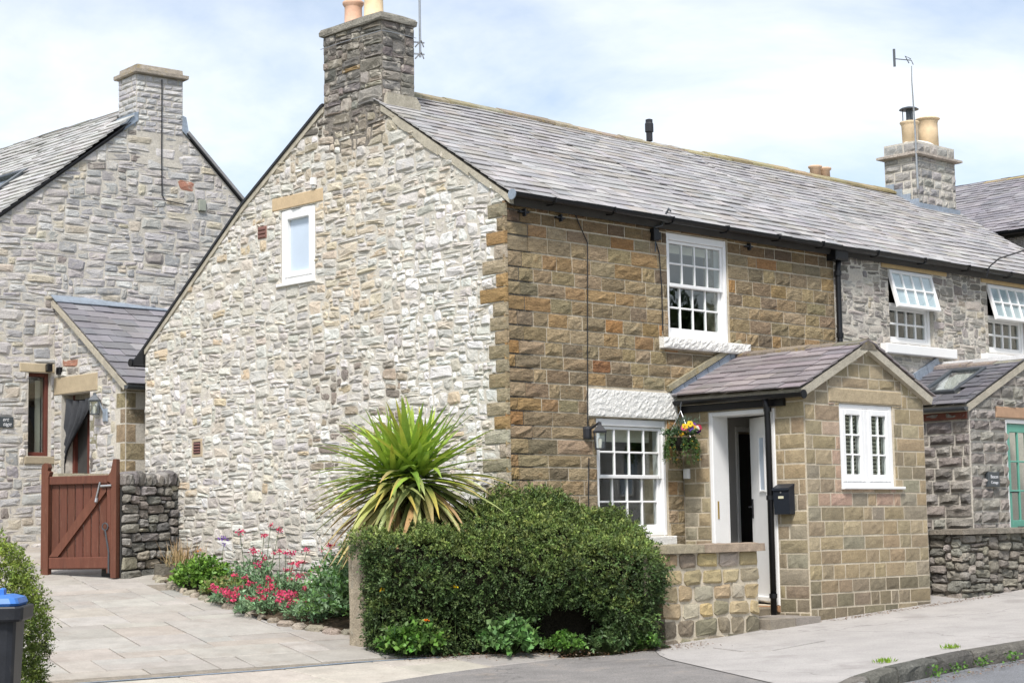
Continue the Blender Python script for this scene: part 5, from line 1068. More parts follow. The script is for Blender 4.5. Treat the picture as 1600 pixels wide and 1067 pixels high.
bw = drystone('terrace_wall', (-1.02, 7.43, 0), (-.12, 7.40, 0), .42, 1.60, 'pale squared-stone wall with flat slab top behind the wooden gate', [((.34, .32, .29), 3), ((.29, .28, .26), 2), ((.36, .31, .22), 1)], cope=False, cell=(.12, .07), core='mortar')
for a, b in ((-1.05, -.60), (-.59, -.1)): block_mb(CFx, a, b, 7.32, 7.80, 1.68, .004, vary((.40, .345, .25), .06), back=1.6, edge=1.675).build('coping_slab', M['porch'], bw)
tr = thing('stone_trough', (-.5, 5.45, .28), 'weathered stone trough planter against the dry-stone wall', 'planter')
TF = Frame((-.72, 5.56, 0), Vector((.55, -.32, 0)), (0, 0, 1), Vector((-.32, -.55, 0)))
m = MB(); z0, z1 = g(-.5, 5.4)-.03, .50
m.box(TF, 0, .55, z0, z1, -.02, .03, (.17, .155, .125)); m.box(TF, 0, .05, z0, z1, -.3, -.02, (.17, .155, .125)); m.box(TF, .5, .55, z0, z1, -.3, -.02, (.17, .155, .125)); m.box(TF, .05, .5, z0, z1, -.3, -.25, (.17, .155, .125)); m.build('trough', M['dry'], tr)
MB().box(TF, .05, .5, z0, z1-.03, -.25, -.02).build('soil', M['soil'], tr)

# ================================================================== fittings on the cottage
wl = thing('wall_lantern', (1.17, -.1, 1.7), 'black coach lantern on the front wall left of the lower window', 'lamp')
bm = lantern(wl, (1.22, -.17, 1.70), 1.15, M['iron'], (1.17, -.02, 1.90)); bm.build('bracket', M['iron'], wl); MB().lathe((1.17, -.02, 1.82), [(.05, 0), (.055, .02), (.055, .11), (.03, .14)], 10).build('wall_plate', M['iron'], wl)
mbx = thing('letter_box', (2.75, -1.46, .96), 'dark grey wall letter box with a small nameplate beside the downpipe', 'letter box')
m = MB(); m.prism(Frame((0, PW.O.y-1.365, 0), (-1, 0, 0), (0, 0, 1), (0, 1, 0)), [(-PX0+.012, .965), (-PX0+.10, .965), (-PX0+.115, 1.22), (-PX0+.10, 1.245), (-PX0+.012, 1.285)], -.215, 0); m.build('box', M['boxpaint'], mbx)
m = MB(); m.prism(Frame((0, PW.O.y-1.36, 0), (-1, 0, 0), (0, 0, 1), (0, 1, 0)), [(-PX0+.012, 1.27), (-PX0+.128, 1.225), (-PX0+.125, 1.25), (-PX0+.012, 1.298)], -.225, 0); m.build('lid', M['boxpaint'], mbx)
MB().bev(PW, 1.435, 1.505, 1.135, 1.162, .112, .116, .001, (.6, .58, .42)).build('nameplate', M['sandlintel'], mbx); MB().tube([PW.p(1.47, 1.203, .108), PW.p(1.47, 1.203, .118)], .010, 10).build('lock', M['metal'], mbx)
bb = thing('bell_box', (2.77, -.07, 1.40), 'small white plastic bell box on the porch side wall under the hanging basket', 'box')
MB().bev(PW, .025, .105, 1.395, 1.51, .014, .05, .008).build('case', M['white'], bb); MB().tube([PW.p(.065, 1.475, .05), PW.p(.065, 1.475, .052)], .012, 12).build('button', M['white'], bb)
jb = thing('cable_box', (2.36, -.08, 4.1), 'black cable junction box with bracket under the eaves left of upper window', 'box')
m = MB(); m.bev(FF, 2.31, 2.40, 4.13, 4.27, .012, .08, .008); m.bev(FF, 2.41, 2.455, 4.15, 4.24, .012, .06, .006); m.build('case', M['black'], jb)
m = MB(); m.tube([(2.33, -.05, 4.28), (2.42, -.10, 4.31), (2.45, -.12, 4.42), (2.46, -.18, 4.50), (2.44, -.22, 4.46)], .012, 6); m.build('bracket', M['gunmetal'], jb); MB().tube([(2.36, -.05, 4.13), (2.35, -.05, 4.0)], .008, 5).build('cable', M['gunmetal'], jb)
sc_ = thing('security_light', (-.04, 3.24, 4.97), 'tiny white security light above the gable window lintel', 'lamp')
MB().bev(GF, 3.21, 3.29, 4.98, 5.07, .015, .06, .008).build('case', M['white'], sc_); MB().bev(GF, 3.225, 3.275, 4.945, 4.978, .015, .04, .006).build('base', M['white'], sc_)
ae = thing('aerial_mast', (.54, 1.96, 6.35), 'thin grey aerial mast bracketed to the sooty chimney of the corner cottage', 'aerial')
MB().tube([(.545, 1.95, 6.38), (.545, 1.95, 8.2)], .014, 8).build('mast', M['metal'], ae)
for z in (6.56, 6.42): m = MB(); m.tube([(.47, 1.99, z), (.545, 1.95, z), (.60, 1.94, z)], .011, 5); m.tube([(.50, 1.99, z-.06), (.545, 1.93, z+.02), (.60, 1.95, z-.05)], .009, 5); m.build('bracket', M['metal'], ae)
ae2 = thing('television_aerial', (10.96, 1.98, 6.1), 'tall television aerial on the grey stone chimney of the adjoining cottage', 'aerial')
MB().tube([(10.93, 1.95, 6.05), (10.90, 1.94, 7.0), (10.80, 1.90, 7.75), (10.78, 1.88, 7.98)], [.016, .014, .010, .007], 8).build('mast', M['metal'], ae2)
m = MB(); m.box(Frame((10.6, 2.05, 8.10), (.69, -.72, 0), (0, 0, 1), (-.72, -.69, 0)), -.04, -.005, -.13, .15, 0, .03); m.tube([(10.58, 2.07, 8.1), (10.78, 1.88, 8.07), (10.80, 1.86, 8.0)], .008, 5); m.tube([(10.74, 1.90, 8.02), (10.72, 1.95, 8.14), (10.77, 1.88, 8.09)], .009, 5); m.build('antenna', M['gunmetal'], ae2)
for z in (6.55, 6.2): MB().tube([(10.99, 1.985, z), (10.92, 1.945, z)], .012, 5).build('bracket', M['metal'], ae2)
m = MB(); m.tube([(9.25, -.20, 4.28), (9.27, -.24, 4.42), (9.35, -.35, 4.53), (9.9, -.8, 4.75), (11, -1.9, 5.2), (14, -5, 6.4)], .012, 5)
tag(m.build('overhead_wire', M['iron']), 'black overhead wire leaving the eaves at the right edge', 'wire')

# ================================================================== plants
NR = np.random.default_rng(5)
def unit(a): return a/np.maximum(np.linalg.norm(a, axis=-1, keepdims=True), 1e-9)
def leaf_mesh(name, P, D, Nn, ln, wd, colr, mat, parent, fold=.25, curl=.0):
    """kite-shaped folded leaves: base P, direction D, face normal Nn"""
    n = len(P); D = unit(D); S = unit(np.cross(D, Nn)); Nn = np.cross(S, D); ln = np.broadcast_to(ln, n)[:, None]; wd = np.broadcast_to(wd, n)[:, None]
    V = np.stack([P, P+D*ln*.45+S*wd*.5+Nn*wd*fold, P+D*ln-Nn*ln*curl, P+D*ln*.45-S*wd*.5+Nn*wd*fold], 1).reshape(-1, 3)
    lo, hi = V.min(0), V.max(0); org = np.array([(lo[0]+hi[0])/2, (lo[1]+hi[1])/2, lo[2]])
    me = bpy.data.meshes.new(name); me.vertices.add(4*n); me.vertices.foreach_set('co', (V-org).astype(np.float32).ravel())
    q = np.arange(n)*4; tri = np.stack([q, q+1, q+2, q, q+2, q+3], 1).reshape(-1)
    me.loops.add(len(tri)); me.loops.foreach_set('vertex_index', tri.astype(np.int32)); me.polygons.add(2*n)
    me.polygons.foreach_set('loop_start', (np.arange(2*n)*3).astype(np.int32)); me.polygons.foreach_set('loop_total', np.full(2*n, 3, np.int32)); me.update(calc_edges=True)
    ca = me.color_attributes.new('col', 'FLOAT_COLOR', 'POINT'); cc = np.ones((n, 4, 4), np.float32); cc[:, :, :3] = np.asarray(colr)[:, None, :]; ca.data.foreach_set('color', cc.ravel())
    me.materials.append(M[mat]); return link(name, me, org, parent)
def cols(n, pal, k=.18):
    w_ = np.array([q for _, q in pal], float); c = np.array([p for p, _ in pal])[NR.choice(len(pal), n, p=w_/w_.sum())]
    return np.clip(c*(1+NR.normal(0, k, (n, 1)))*(1+NR.normal(0, .05, (n, 3))), .004, 1)
def sprigs(base, dirs, nleaf, length, ll, lw, pal, spread=.9, k=.18):
    """leafy twigs: nleaf leaves along each twig"""
    n = len(base); dirs = unit(dirs); t = np.tile(np.linspace(.15, 1, nleaf), (n, 1)); L = length*NR.uniform(.6, 1.3, (n, 1))
    sag = np.zeros((n, nleaf, 3)); sag[:, :, 2] = -.25*(t*L)**2/np.maximum(L, .01)
    P = base[:, None, :]+dirs[:, None, :]*(t*L)[:, :, None]+sag
    D = unit(dirs[:, None, :]*.7+NR.normal(0, spread, (n, nleaf, 3))); Nn = unit(NR.normal(0, .55, (n, nleaf, 3))+np.array([-.2, -.15, .8]))
    s = NR.uniform(.65, 1.25, (n, nleaf)); c = cols(n, pal, k)[:, None, :]*(1+NR.normal(0, .12, (n, nleaf, 1)))*(1+.18*(t[:, :, None]-.5))
    return P.reshape(-1, 3), D.reshape(-1, 3), Nn.reshape(-1, 3), (ll*s).ravel(), (lw*s).ravel(), np.clip(c, .004, 1).reshape(-1, 3)
def poly_sd(x, y, poly):                        # signed distance to a polygon, negative inside
    p = np.array(poly); d = np.full(x.shape, 1e9); ins = np.zeros(x.shape, bool)
    for i in range(len(p)):
        a, b = p[i], p[(i+1) % len(p)]; e = b-a; wx, wy = x-a[0], y-a[1]; t = np.clip((wx*e[0]+wy*e[1])/(e@e), 0, 1); d = np.minimum(d, np.hypot(wx-e[0]*t, wy-e[1]*t))
        c = ((a[1] > y) != (b[1] > y)) & (x < (b[0]-a[0])*(y-a[1])/((b[1]-a[1]) if b[1] != a[1] else 1e-9)+a[0]); ins ^= c
    return np.where(ins, -d, d)
def shell_points(sd, lo, hi, n, depth):
    out = []; nr = []; tot = 0
    while tot < n:
        P = NR.uniform(lo, hi, (60000, 3)); f = sd(P); k = (f < 0) & (f > -depth); P = P[k]
        e = .03; G = np.stack([sd(P+np.array(v)*e)-sd(P-np.array(v)*e) for v in np.eye(3)], 1); out.append(P); nr.append(unit(G)); tot += len(P)
    return np.concatenate(out)[:n], np.concatenate(nr)[:n]
garr = lambda x, y: -.34+.045*x+.094*np.maximum(y+1.8, 0)
lump = lambda P, s: (np.sin(P[:, 0]*7.1*s+1)*np.sin(P[:, 1]*6.3*s+2)+np.sin(P[:, 2]*8.3*s+P[:, 0]*3.3*s)*.8+.6*np.sin(P[:, 0]*15*s+P[:, 1]*13*s+P[:, 2]*11*s))
# --- the dark hedge at the corner
HP = [(.16, -2.04), (-.08, -2.02), (-.42, -1.86), (-.85, -1.48), (-1.5, -.97), (-2.06, -.52), (-2.10, .02), (-1.78, .30), (-.9, .45), (-.35, .1), (.0, -.10), (1.2, -.12), (1.05, -.9), (.70, -1.50), (.36, -1.78)]
HC = np.array([(.75, -1.45, .70), (.30, -1.95, .46), (.24, -1.6, .68), (-.25, -1.55, .70), (-.45, -1.78, .50), (-.85, -1.38, .60), (-.8, -1.0, .86), (-1.5, -.9, .68), (-1.95, .0, .90), (-1.98, -.40, .80), (-1.6, -.5, .86), (-1.3, -.2, .86), (-.6, -.6, 1.06), (-.18, -.5, 1.20), (.45, -.8, 1.00), (.3, -1.2, .88), (.9, -.7, .86), (1.05, -.3, .95), (-.16, -.1, 1.28), (-.6, .1, 1.08), (-1.2, .2, .86), (.3, -.25, 1.16)])
def htop(x, y):
    d = (x[:, None]-HC[None, :, 0])**2+(y[:, None]-HC[None, :, 1])**2+.02; w_ = 1/d**1.6; return (w_*HC[None, :, 2]).sum(1)/w_.sum(1)
def hedge_sd(P):
    s2 = poly_sd(P[:, 0], P[:, 1], HP); tp = P[:, 2]-htop(P[:, 0], P[:, 1]); a = np.maximum(s2, tp)
    r = .24; both = np.maximum(s2+r, 0)**2+np.maximum(tp+r, 0)**2; a = np.where((s2 > -r) & (tp > -r), np.sqrt(both)-r, a)
    under = np.clip((.42-P[:, 2])/.8, 0, 1)*.24*np.clip((P[:, 0]+1.7)/.5, 0, 1)      # tucks in towards its foot
    cav = .30-np.sqrt(((P[:, 0]+.55)/1.5)**2+((P[:, 1]+1.35)/1.1)**2+((P[:, 2]+.08)/1.0)**2)
    lat = .715*P[:, 0]-.70*P[:, 1]; post_gap = np.where(P[:, 2] < .70, -1.36-lat, -1)
    return np.maximum(np.maximum(np.maximum(a+under+.045*lump(P, 1)+.02*lump(P, 2.3), garr(P[:, 0], P[:, 1])+.03-P[:, 2]), cav), post_gap)
hedge = thing('hedge', (-.6, -.8, -.3), 'dense dark small-leaved hedge sloping along the front corner of the cottage', 'hedge')
HPAL = [((.050, .084, .027), 4), ((.064, .104, .033), 4), ((.086, .132, .043), 3), ((.036, .060, .022), 2)]
P, Nn = shell_points(hedge_sd, (-2.25, -2.15, -.4), (1.4, .65, 1.5), 25000, .11)
up_ = Nn*NR.uniform(.5, 1.2, (len(P), 1))+NR.normal(0, .45, P.shape)+np.array([0, 0, .25])
clus = np.sin(P[:, 0]*9+P[:, 2]*5)*np.sin(P[:, 1]*8+1+P[:, 2]*7)+.7*np.sin(P[:, 0]*19+P[:, 1]*17)*np.sin(P[:, 2]*15)
up_ = up_+.5*np.stack([np.sin(P[:, 1]*11+P[:, 2]*9), np.sin(P[:, 0]*10+P[:, 2]*12), -.3+.5*np.sin(P[:, 0]*13+P[:, 1]*9)], 1)
f = sprigs(P, up_, 9, .10, .034, .0165, HPAL, .65)
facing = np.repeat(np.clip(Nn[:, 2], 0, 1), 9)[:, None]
colr = 1.14*f[5]*(1+facing*np.array([[1.25, .85, .45]]))*(1+.16*np.repeat(clus, 9)[:, None])      # upward faces paler: new shoots, plus top light put into the colour
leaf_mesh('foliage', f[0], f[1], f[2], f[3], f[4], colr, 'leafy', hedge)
nt_ = 260; P, Nn = shell_points(hedge_sd, (-2.25, -2.15, .3), (1.4, .65, 1.5), nt_, .03)
f = sprigs(P, Nn+NR.normal(0, .5, P.shape)+np.array([0, 0, .5]), 9, .16, .026, .012, [((.06, .095, .028), 1), ((.045, .07, .02), 1)], .6); leaf_mesh('shoots', *f, 'leafy', hedge)
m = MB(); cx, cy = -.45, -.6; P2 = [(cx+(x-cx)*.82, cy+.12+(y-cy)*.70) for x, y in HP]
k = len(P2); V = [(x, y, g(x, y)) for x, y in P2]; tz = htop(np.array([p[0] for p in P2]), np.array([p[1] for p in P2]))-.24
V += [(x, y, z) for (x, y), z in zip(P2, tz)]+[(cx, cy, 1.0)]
m.add(V, [(i, (i+1) % k, k+(i+1) % k, k+i) for i in range(k)]+[(k+i, k+(i+1) % k, 2*k) for i in range(k)]).build('dark_core', M['twig'], hedge)  # solid filler, not branches: hedge's inner shade as a dark colour, blocks see-through
# --- clipped hedge behind the bin
def lhedge_sd(P):
    a = np.array((-6.55, -.67)); b = np.array((-8.5, 1.85)); e = b-a; w_ = P[:, :2]-a; t = np.clip((w_@e)/(e@e), 0, 1); d = np.linalg.norm(w_-t[:, None]*e, axis=1)
    gz = garr(P[:, 0], P[:, 1]); z = (P[:, 2]-gz); zt = 1.40
    rr = .60-.22*np.clip((z-.75)/.6, 0, 1)**2; s2 = d-rr; tp = z-zt; r = .25
    s = np.where((s2 > -r) & (tp > -r), np.sqrt(np.maximum(s2+r, 0)**2+np.maximum(tp+r, 0)**2)-r, np.maximum(s2, tp))
    return np.maximum(s+.025*lump(P, 1.1), -z)
lhg = thing('clipped_hedge', (-7.2, .2, -.5), 'rounded clipped green hedge behind the wheelie bin', 'hedge')
P, Nn = shell_points(lhedge_sd, (-7.9, -1.5, -.8), (-5.7, 1.0, 1.3), 16000, .12)
f = sprigs(P, Nn*NR.uniform(.5, 1.2, (len(P), 1))+NR.normal(0, .4, P.shape)+np.array([0, 0, .35]), 8, .085, .030, .011, [((.125, .18, .034), 4), ((.16, .215, .048), 3), ((.085, .125, .026), 2)], .75)
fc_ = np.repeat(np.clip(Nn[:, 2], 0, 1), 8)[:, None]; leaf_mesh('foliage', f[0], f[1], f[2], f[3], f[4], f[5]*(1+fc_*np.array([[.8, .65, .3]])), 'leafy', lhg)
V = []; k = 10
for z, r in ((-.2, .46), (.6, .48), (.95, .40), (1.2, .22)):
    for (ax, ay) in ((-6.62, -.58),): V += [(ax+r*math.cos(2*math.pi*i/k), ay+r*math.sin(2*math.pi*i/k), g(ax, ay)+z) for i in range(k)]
MB().add(V, [(r*k+i, r*k+(i+1) % k, (r+1)*k+(i+1) % k, (r+1)*k+i) for r in range(3) for i in range(k)]+[tuple(3*k+i for i in range(k))]).build('dark_core', M['twig'], lhg)  # solid dark filler in place of branches; inner shade put into its colour
# --- spiky cordyline
pal_c = Vector((-1.12, .31, 1.40)); cord = thing('cordyline', (-1.12, .31, g(-1.12, .31)), 'spiky green cordyline with tan drooping lower leaves above the hedge', 'plant')
MB().tube([(-1.12, .31, g(-1.12, .31)-.05), (-1.13, .32, .5), pal_c-Vector((0, 0, .05)), pal_c+Vector((0, 0, .1))], [.10, .085, .09, .05], 10).build('trunk', M['bark'], cord)
def sword(parent, root, az, th, L, w_, droop, c0, c1, name='leaf'):
    d = Vector((math.sin(th)*math.cos(az), math.sin(th)*math.sin(az), math.cos(th))); pts = []; p = Vector(root)+d*.05; n = 6; prof = (.55, .9, 1.0, .92, .7, .4, .03)
    for i in range(n+1):
        pts.append(p.copy()); d = (d+Vector((0, 0, -droop*(i+1)/n))).normalized(); p = p+d*(L/n)
        if p.x > -.03: p.x = -.03-U(0, .03)
        if p.z < -.1: p.z = -.1
    V = []; C_ = []
    for i, q in enumerate(pts):
        t = (pts[min(i+1, n)]-pts[max(i-1, 0)]).normalized(); s = t.cross(Vector((0, 0, 1))); s = s.normalized() if s.length > .02 else Vector((math.sin(az), -math.cos(az), 0)); nn = s.cross(t)
        hw = w_*.5*prof[i]; V += [q-s*hw+nn*hw*.35, q, q+s*hw+nn*hw*.35]; C_ += [tuple(lerp(a, b, (i/n)**1.6) for a, b in zip(c0, c1))]*3
    mb = MB(); mb.add(V, [(i*3+k, i*3+k+1, i*3+3+k+1, i*3+3+k) for i in range(n) for k in range(2)]); mb.c = C_
    return mb if parent is None else mb.build(name, M['sword'], parent)
spare = MB()
for i in range(380):
    q = (i*173 % 380+.5)/380; th = lerp(.10, 2.45, q**.62)+U(-.12, .12); az = i*2.39996+U(-.3, .3)
    if math.cos(az)*math.sin(th) > .75 and U(0, 1) < .35: az += math.pi*U(.6, 1.2)
    if q < .45: c0, c1 = pick([((.21, .32, .04), 3), ((.28, .39, .05), 2), ((.14, .24, .04), 2)]), pick([((.32, .40, .06), 2), ((.45, .40, .07), 1), ((.22, .33, .06), 2)])
    elif q < .78: c0, c1 = pick([((.14, .20, .055), 3), ((.22, .27, .10), 3), ((.28, .28, .08), 1)]), pick([((.33, .35, .14), 3), ((.50, .37, .09), 1.4), ((.42, .30, .14), 1)])
    else: c0, c1 = pick([((.24, .25, .11), 2), ((.35, .23, .10), 1.6), ((.18, .19, .08), 1)]), pick([((.45, .30, .17), 2), ((.36, .22, .12), 2), ((.50, .38, .17), 1)])
    hd = ((0, 0, .04), (-.13, .10, -.06), (.05, -.14, -.02))[i % 3]; th += U(-.18, .22); az += U(-.5, .5)
    lf = sword(cord if i < 300 else None, pal_c+Vector(hd)+Vector((0, 0, lerp(.08, -.12, q))), az, max(th, .04), U(.78, 1.08)*(.72 if q < .15 else .86 if q < .3 else 1.0), U(.058, .086), lerp(.03, .11, q)*U(.3, 2.2)+(.05 if .3 < q < .8 else 0), vary(tuple(1.3*q_ for q_ in c0), .15), vary(tuple(1.2*q_ for q_ in c1), .15))
    if i >= 300: spare.merge(lf)
stuff(spare.build('leaf', M['sword'], cord))
# --- flower bed
bedA = [(-.75, 5.5), (-1.0, 4.7), (-1.21, 4.05), (-1.41, 3.2), (-1.72, 2.1), (-1.75, 1.2), (-1.63, .70), (-1.7, .25)]
V = []; nb_ = 8
for (x, y) in bedA:
    for j in range(nb_+1): xx = lerp(x, .0, j/nb_); V.append((xx+U(-.02, .02), y+U(-.02, .02), g(xx, y)+.012+.07*sst(0, .4, j/nb_)+U(0, .02)))
struct(MB().add(V, [(i*(nb_+1)+j, i*(nb_+1)+j+1, (i+1)*(nb_+1)+j+1, (i+1)*(nb_+1)+j) for i in range(len(bedA)-1) for j in range(nb_)]).build('flower_bed', M['soil']))
edge = struct(MB().add([(-.75, 5.5, .27), (-1.2, 4.05, .14), (-1.1, 4.05, .14)], [(0, 1, 2)]).build('bed_edging', M['soil']))
for i in range(26):
    t_ = i/26*len(bedA[:-1]); k = int(t_); x = lerp(bedA[k][0], bedA[k+1][0], t_-k)+U(-.03, .08); y = lerp(bedA[k][1], bedA[k+1][1], t_-k); r = U(.05, .12); V = []
    for z, f_ in ((-.03, 1), (.025, .95), (.05, .6)): V += [(x+r*f_*math.cos(a)*U(.8, 1.2), y+r*f_*math.sin(a)*U(.8, 1.2), g(x, y)+z*U(.8, 1.2)) for a in [j*math.pi/4 for j in range(8)]]
    MB().add(V, [(q*8+j, q*8+(j+1) % 8, (q+1)*8+(j+1) % 8, (q+1)*8+j) for q in range(2) for j in range(8)]+[tuple(16+j for j in range(8))], vary((.33, .29, .23), .2)).build('edging_stone', M['dry'], edge)
def clump(name, c, r, h, n, nl, ll, lw, pal, label, cat='plant', group=None, droop=.3, mat='leaf', stems=True, upk=.8):
    c = Vector((c[0], c[1], g(c[0], c[1])+.02)); t = thing(name, c, label, cat, group)
    a = NR.uniform(0, 2*np.pi, n); q = np.sqrt(NR.uniform(0, 1, n)); hh = h*np.sqrt(np.maximum(1-q**2*.85, .03))*NR.uniform(.25, 1, n)
    B = np.stack([c.x+r*q*np.cos(a), c.y+r*q*np.sin(a), c.z+hh*.75], 1); B[:, 0] = np.minimum(B[:, 0], -.05)
    D = np.stack([np.cos(a)*q, np.sin(a)*q, np.full(n, upk)], 1)+NR.normal(0, .35, (n, 3))
    f = sprigs(B, D, nl, max(.06, h*.28), ll, lw, pal, .85); leaf_mesh('foliage', *f, mat, t)
    if stems:
        m = MB()
        for i in range(min(n, 40)): m.tube([(c.x+(B[i, 0]-c.x)*.3, c.y+(B[i, 1]-c.y)*.3, c.z-.02), tuple(B[i])], .004, 3, (.06, .09, .03), False)
        stuff(m.build('stems', M['leaf'], t))
    return t
def flower(t, p, r, col, n=16, name='flower_head'):
    P = np.array(p)+NR.normal(0, r*.45, (n, 3))*np.array([1, 1, .6]); D = unit(NR.normal(0, 1, (n, 3))+np.array([0, 0, .5])); leaf_mesh(name, P, D, unit(NR.normal(0, 1, (n, 3))), r*.55, r*.5, cols(n, [(col, 1)], .2), 'petal', t, .1)
LIMEG = [((.13, .24, .035), 3), ((.17, .30, .05), 2), ((.09, .18, .03), 2)]; SAGE = [((.20, .32, .17), 3), ((.26, .39, .22), 2), ((.15, .25, .12), 2)]; MIDG = [((.13, .25, .07), 3), ((.18, .33, .11), 2), ((.09, .18, .05), 2), ((.25, .40, .19), 1)]
clump('lime_bush', (-.85, 4.35), .30, .42, 420, 7, .05, .034, LIMEG, 'bright lime-green bush in front of the stone trough', 'plant')
clump('low_herb', (-.95, 3.75), .26, .24, 200, 6, .05, .025, [((.2, .27, .06), 2), ((.15, .24, .08), 2), ((.30, .27, .12), 1)], 'low yellow-green herb next to the lime bush', 'plant')
gs = thing('dry_grass', (-.42, 5.35, .45), 'tuft of dry straw-coloured grass growing in the stone trough', 'grass')
for i in range(150):
    az = U(0, 6.28); th = U(.05, .85); sword(gs, (-.48+U(-.2, .2), 5.32+U(-.2, .2), .42), az, th, U(.18, .40), U(.006, .012), U(.05, .25), pick([((.35, .27, .13), 2), ((.27, .24, .09), 1), ((.42, .30, .15), 1)]), (.45, .30, .17), 'blade')
clump('leafy_shrub', (-1.05, 1.05), .55, .98, 900, 8, .062, .030, MIDG+SAGE, 'tall leafy green shrub in the bed between valerian and stone post', 'shrub', droop=.4)
clump('leafy_shrub', (-.75, 1.75), .40, .55, 420, 7, .058, .028, MIDG, 'smaller leafy green plant against the gable left of the tall shrub', 'shrub')
PINKF = (.62, .075, .16)
vals = [((-1.25, 3.05), .30, .30, 16, 'sprawling pink valerian spilling over the left of the drive edge'), ((-1.45, 2.25), .34, .30, 22, 'densest clump of pink valerian flowers leaning onto the drive'), ((-.8, 2.9), .30, .48, 14, 'taller pink valerian growing close to the gable wall'), ((-.55, 3.75), .28, .62, 9, 'thin red valerian stems reaching up the gable near the trough'), ((-1.4, 1.55), .28, .34, 9, 'pink valerian in front of the tall leafy shrub'), ((-.5, 2.2), .25, .6, 7, 'red valerian stems standing against the wall behind the densest clump')]
for c, r, h, nf, lab in vals:
    t = clump('valerian', c, r, h*.75, 190, 6, .055, .022, SAGE, lab, 'flower', 'red valerian plants in the flower bed')
    z0 = g(*c); sm = MB()
    for i in range(nf):
        a = U(0, 6.28); q = math.sqrt(U(0, 1)); x = c[0]+r*1.15*q*math.cos(a)-(.08 if h < .4 else 0); y = c[1]+r*1.15*q*math.sin(a); x = min(x, -.06); z = z0+h*U(.6, 1.15)*(1.05-.35*q) if h < .4 else z0+h*U(.55, 1.3)
        flower(t, (x, y, z), U(.032, .055), vary(PINKF, .2, .1), 26); sm.tube([(lerp(x, c[0], .5), lerp(y, c[1], .5), z0), (x, y, z)], .004, 3, (.12, .17, .08), False)
    stuff(sm.build('flower_stems', M['leaf'], t))
lav = thing('lavender', (-.18, 5.0, .33), 'slim purple flower spike standing against the gable beside the trough', 'flower')
MB().tube([(-.22, 4.9, .34), (-.2, 4.85, .75)], .004, 4, (.1, .15, .06)).build('stem', M['leaf'], lav); flower(lav, (-.2, 4.85, .80), .05, (.20, .09, .42), 22); flower(lav, (-.2, 4.85, .73), .04, (.20, .09, .42), 14)
for i, (x, y, z, lab) in enumerate(((-.62, 4.75, .66, 'upper orange poppy above the lime-green bush'), (-.75, 4.5, .54, 'lower orange poppy touching the lime-green bush'))):
    t = thing('poppy', (x, y, g(x, y)), lab, 'flower', 'orange poppies by the trough'); MB().tube([(x+.03, y, g(x, y)), (x, y, z)], .003, 4, (.12, .2, .06)).build('stem', M['leaf'], t); flower(t, (x, y, z), .035, (.75, .22, .01), 14)
# weeds and Welsh poppies at the foot of the hedge
WEED = [((.10, .21, .035), 3), ((.14, .28, .05), 2), ((.07, .15, .03), 2)]
clump('poppy_clump', (-1.92, -.62), .24, .36, 220, 6, .06, .045, WEED, 'leafy green poppy clump at the foot of the hedge near the drive', 'plant')
clump('geranium_clump', (-1.16, -1.15), .20, .40, 170, 6, .065, .05, [((.11, .22, .06), 3), ((.16, .29, .10), 2)], 'pale green lobed-leaf weed in the dark gap under the hedge', 'plant')
clump('weed', (-.72, -1.45), .16, .22, 90, 6, .05, .03, WEED, 'small upright weed below the middle of the hedge', 'plant', 'weeds along the hedge')
clump('weed', (-.35, -1.66), .22, .26, 110, 6, .05, .02, [((.06, .11, .035), 1), ((.09, .15, .05), 1)], 'trailing dark weed under the right half of the hedge', 'plant', 'weeds along the hedge')
clump('weed', (.42, -1.92), .14, .14, 40, 6, .04, .03, WEED, 'tiny weed rooted at the left foot of the low wall', 'plant', 'weeds along the hedge')
for x, y, z, c, lab in ((-2.08, -.38, .30, (.75, .50, .015), 'yellow poppy on the hedge face nearest the stone post'), (-1.62, -.90, .32, (.80, .52, .01), 'heart-shaped yellow poppy in the middle of the hedge face'), (-1.90, -.78, .02, (.85, .20, .01), 'orange poppy low on the hedge above the poppy clump')):
    t = thing('poppy', (x, y, g(x, y)), lab, 'flower', 'poppies in the hedge'); MB().tube([(x+.08, y+.1, g(x, y)), (x+.03, y+.03, z-.1), (x, y, z)], .003, 4, (.12, .2, .06)).build('stem', M['leaf'], t); flower(t, (x, y, z), .034, c, 14)
# tufts by the kerb
for x, y, lab in ((-.1, -4.66, 'left grass tuft growing behind the kerb on the pavement'), (1.05, -4.60, 'right grass tuft growing behind the kerb on the pavement')):
    t = thing('grass_tuft', (x, y, g(x, y)), lab, 'grass', 'tufts along the kerb'); n = 60; Pp = np.stack([x+NR.normal(0, .06, n), y+NR.normal(0, .03, n), np.full(n, g(x, y)+.01)], 1); leaf_mesh('blades', Pp, unit(NR.normal(0, .6, (n, 3))+np.array([0, 0, .9])), unit(NR.normal(0, 1, (n, 3))), .05, .012, cols(n, [((.20, .33, .03), 1)]), 'leaf', t)
for i, (x, y) in enumerate(((.15, -5.02), (.45, -5.03), (.9, -5.0), (1.3, -5.06))):
    t = thing('gutter_weed', (x, y, g(x, y)-.12), ['leftmost weed', 'second weed from left', 'third weed from left', 'rightmost weed'][i]+' in the road gutter against the kerb face', 'plant', 'weeds in the gutter'); n = 36; Pp = np.stack([x+NR.normal(0, .06, n), y+NR.normal(0, .025, n), g(x, y)-.11+NR.uniform(0, .07, n)], 1); leaf_mesh('foliage', Pp, unit(NR.normal(0, .8, (n, 3))+np.array([0, 0, .4])), unit(NR.normal(0, .6, (n, 3))+np.array([0, 0, .8])), .035, .025, cols(n, WEED), 'leaf', t)
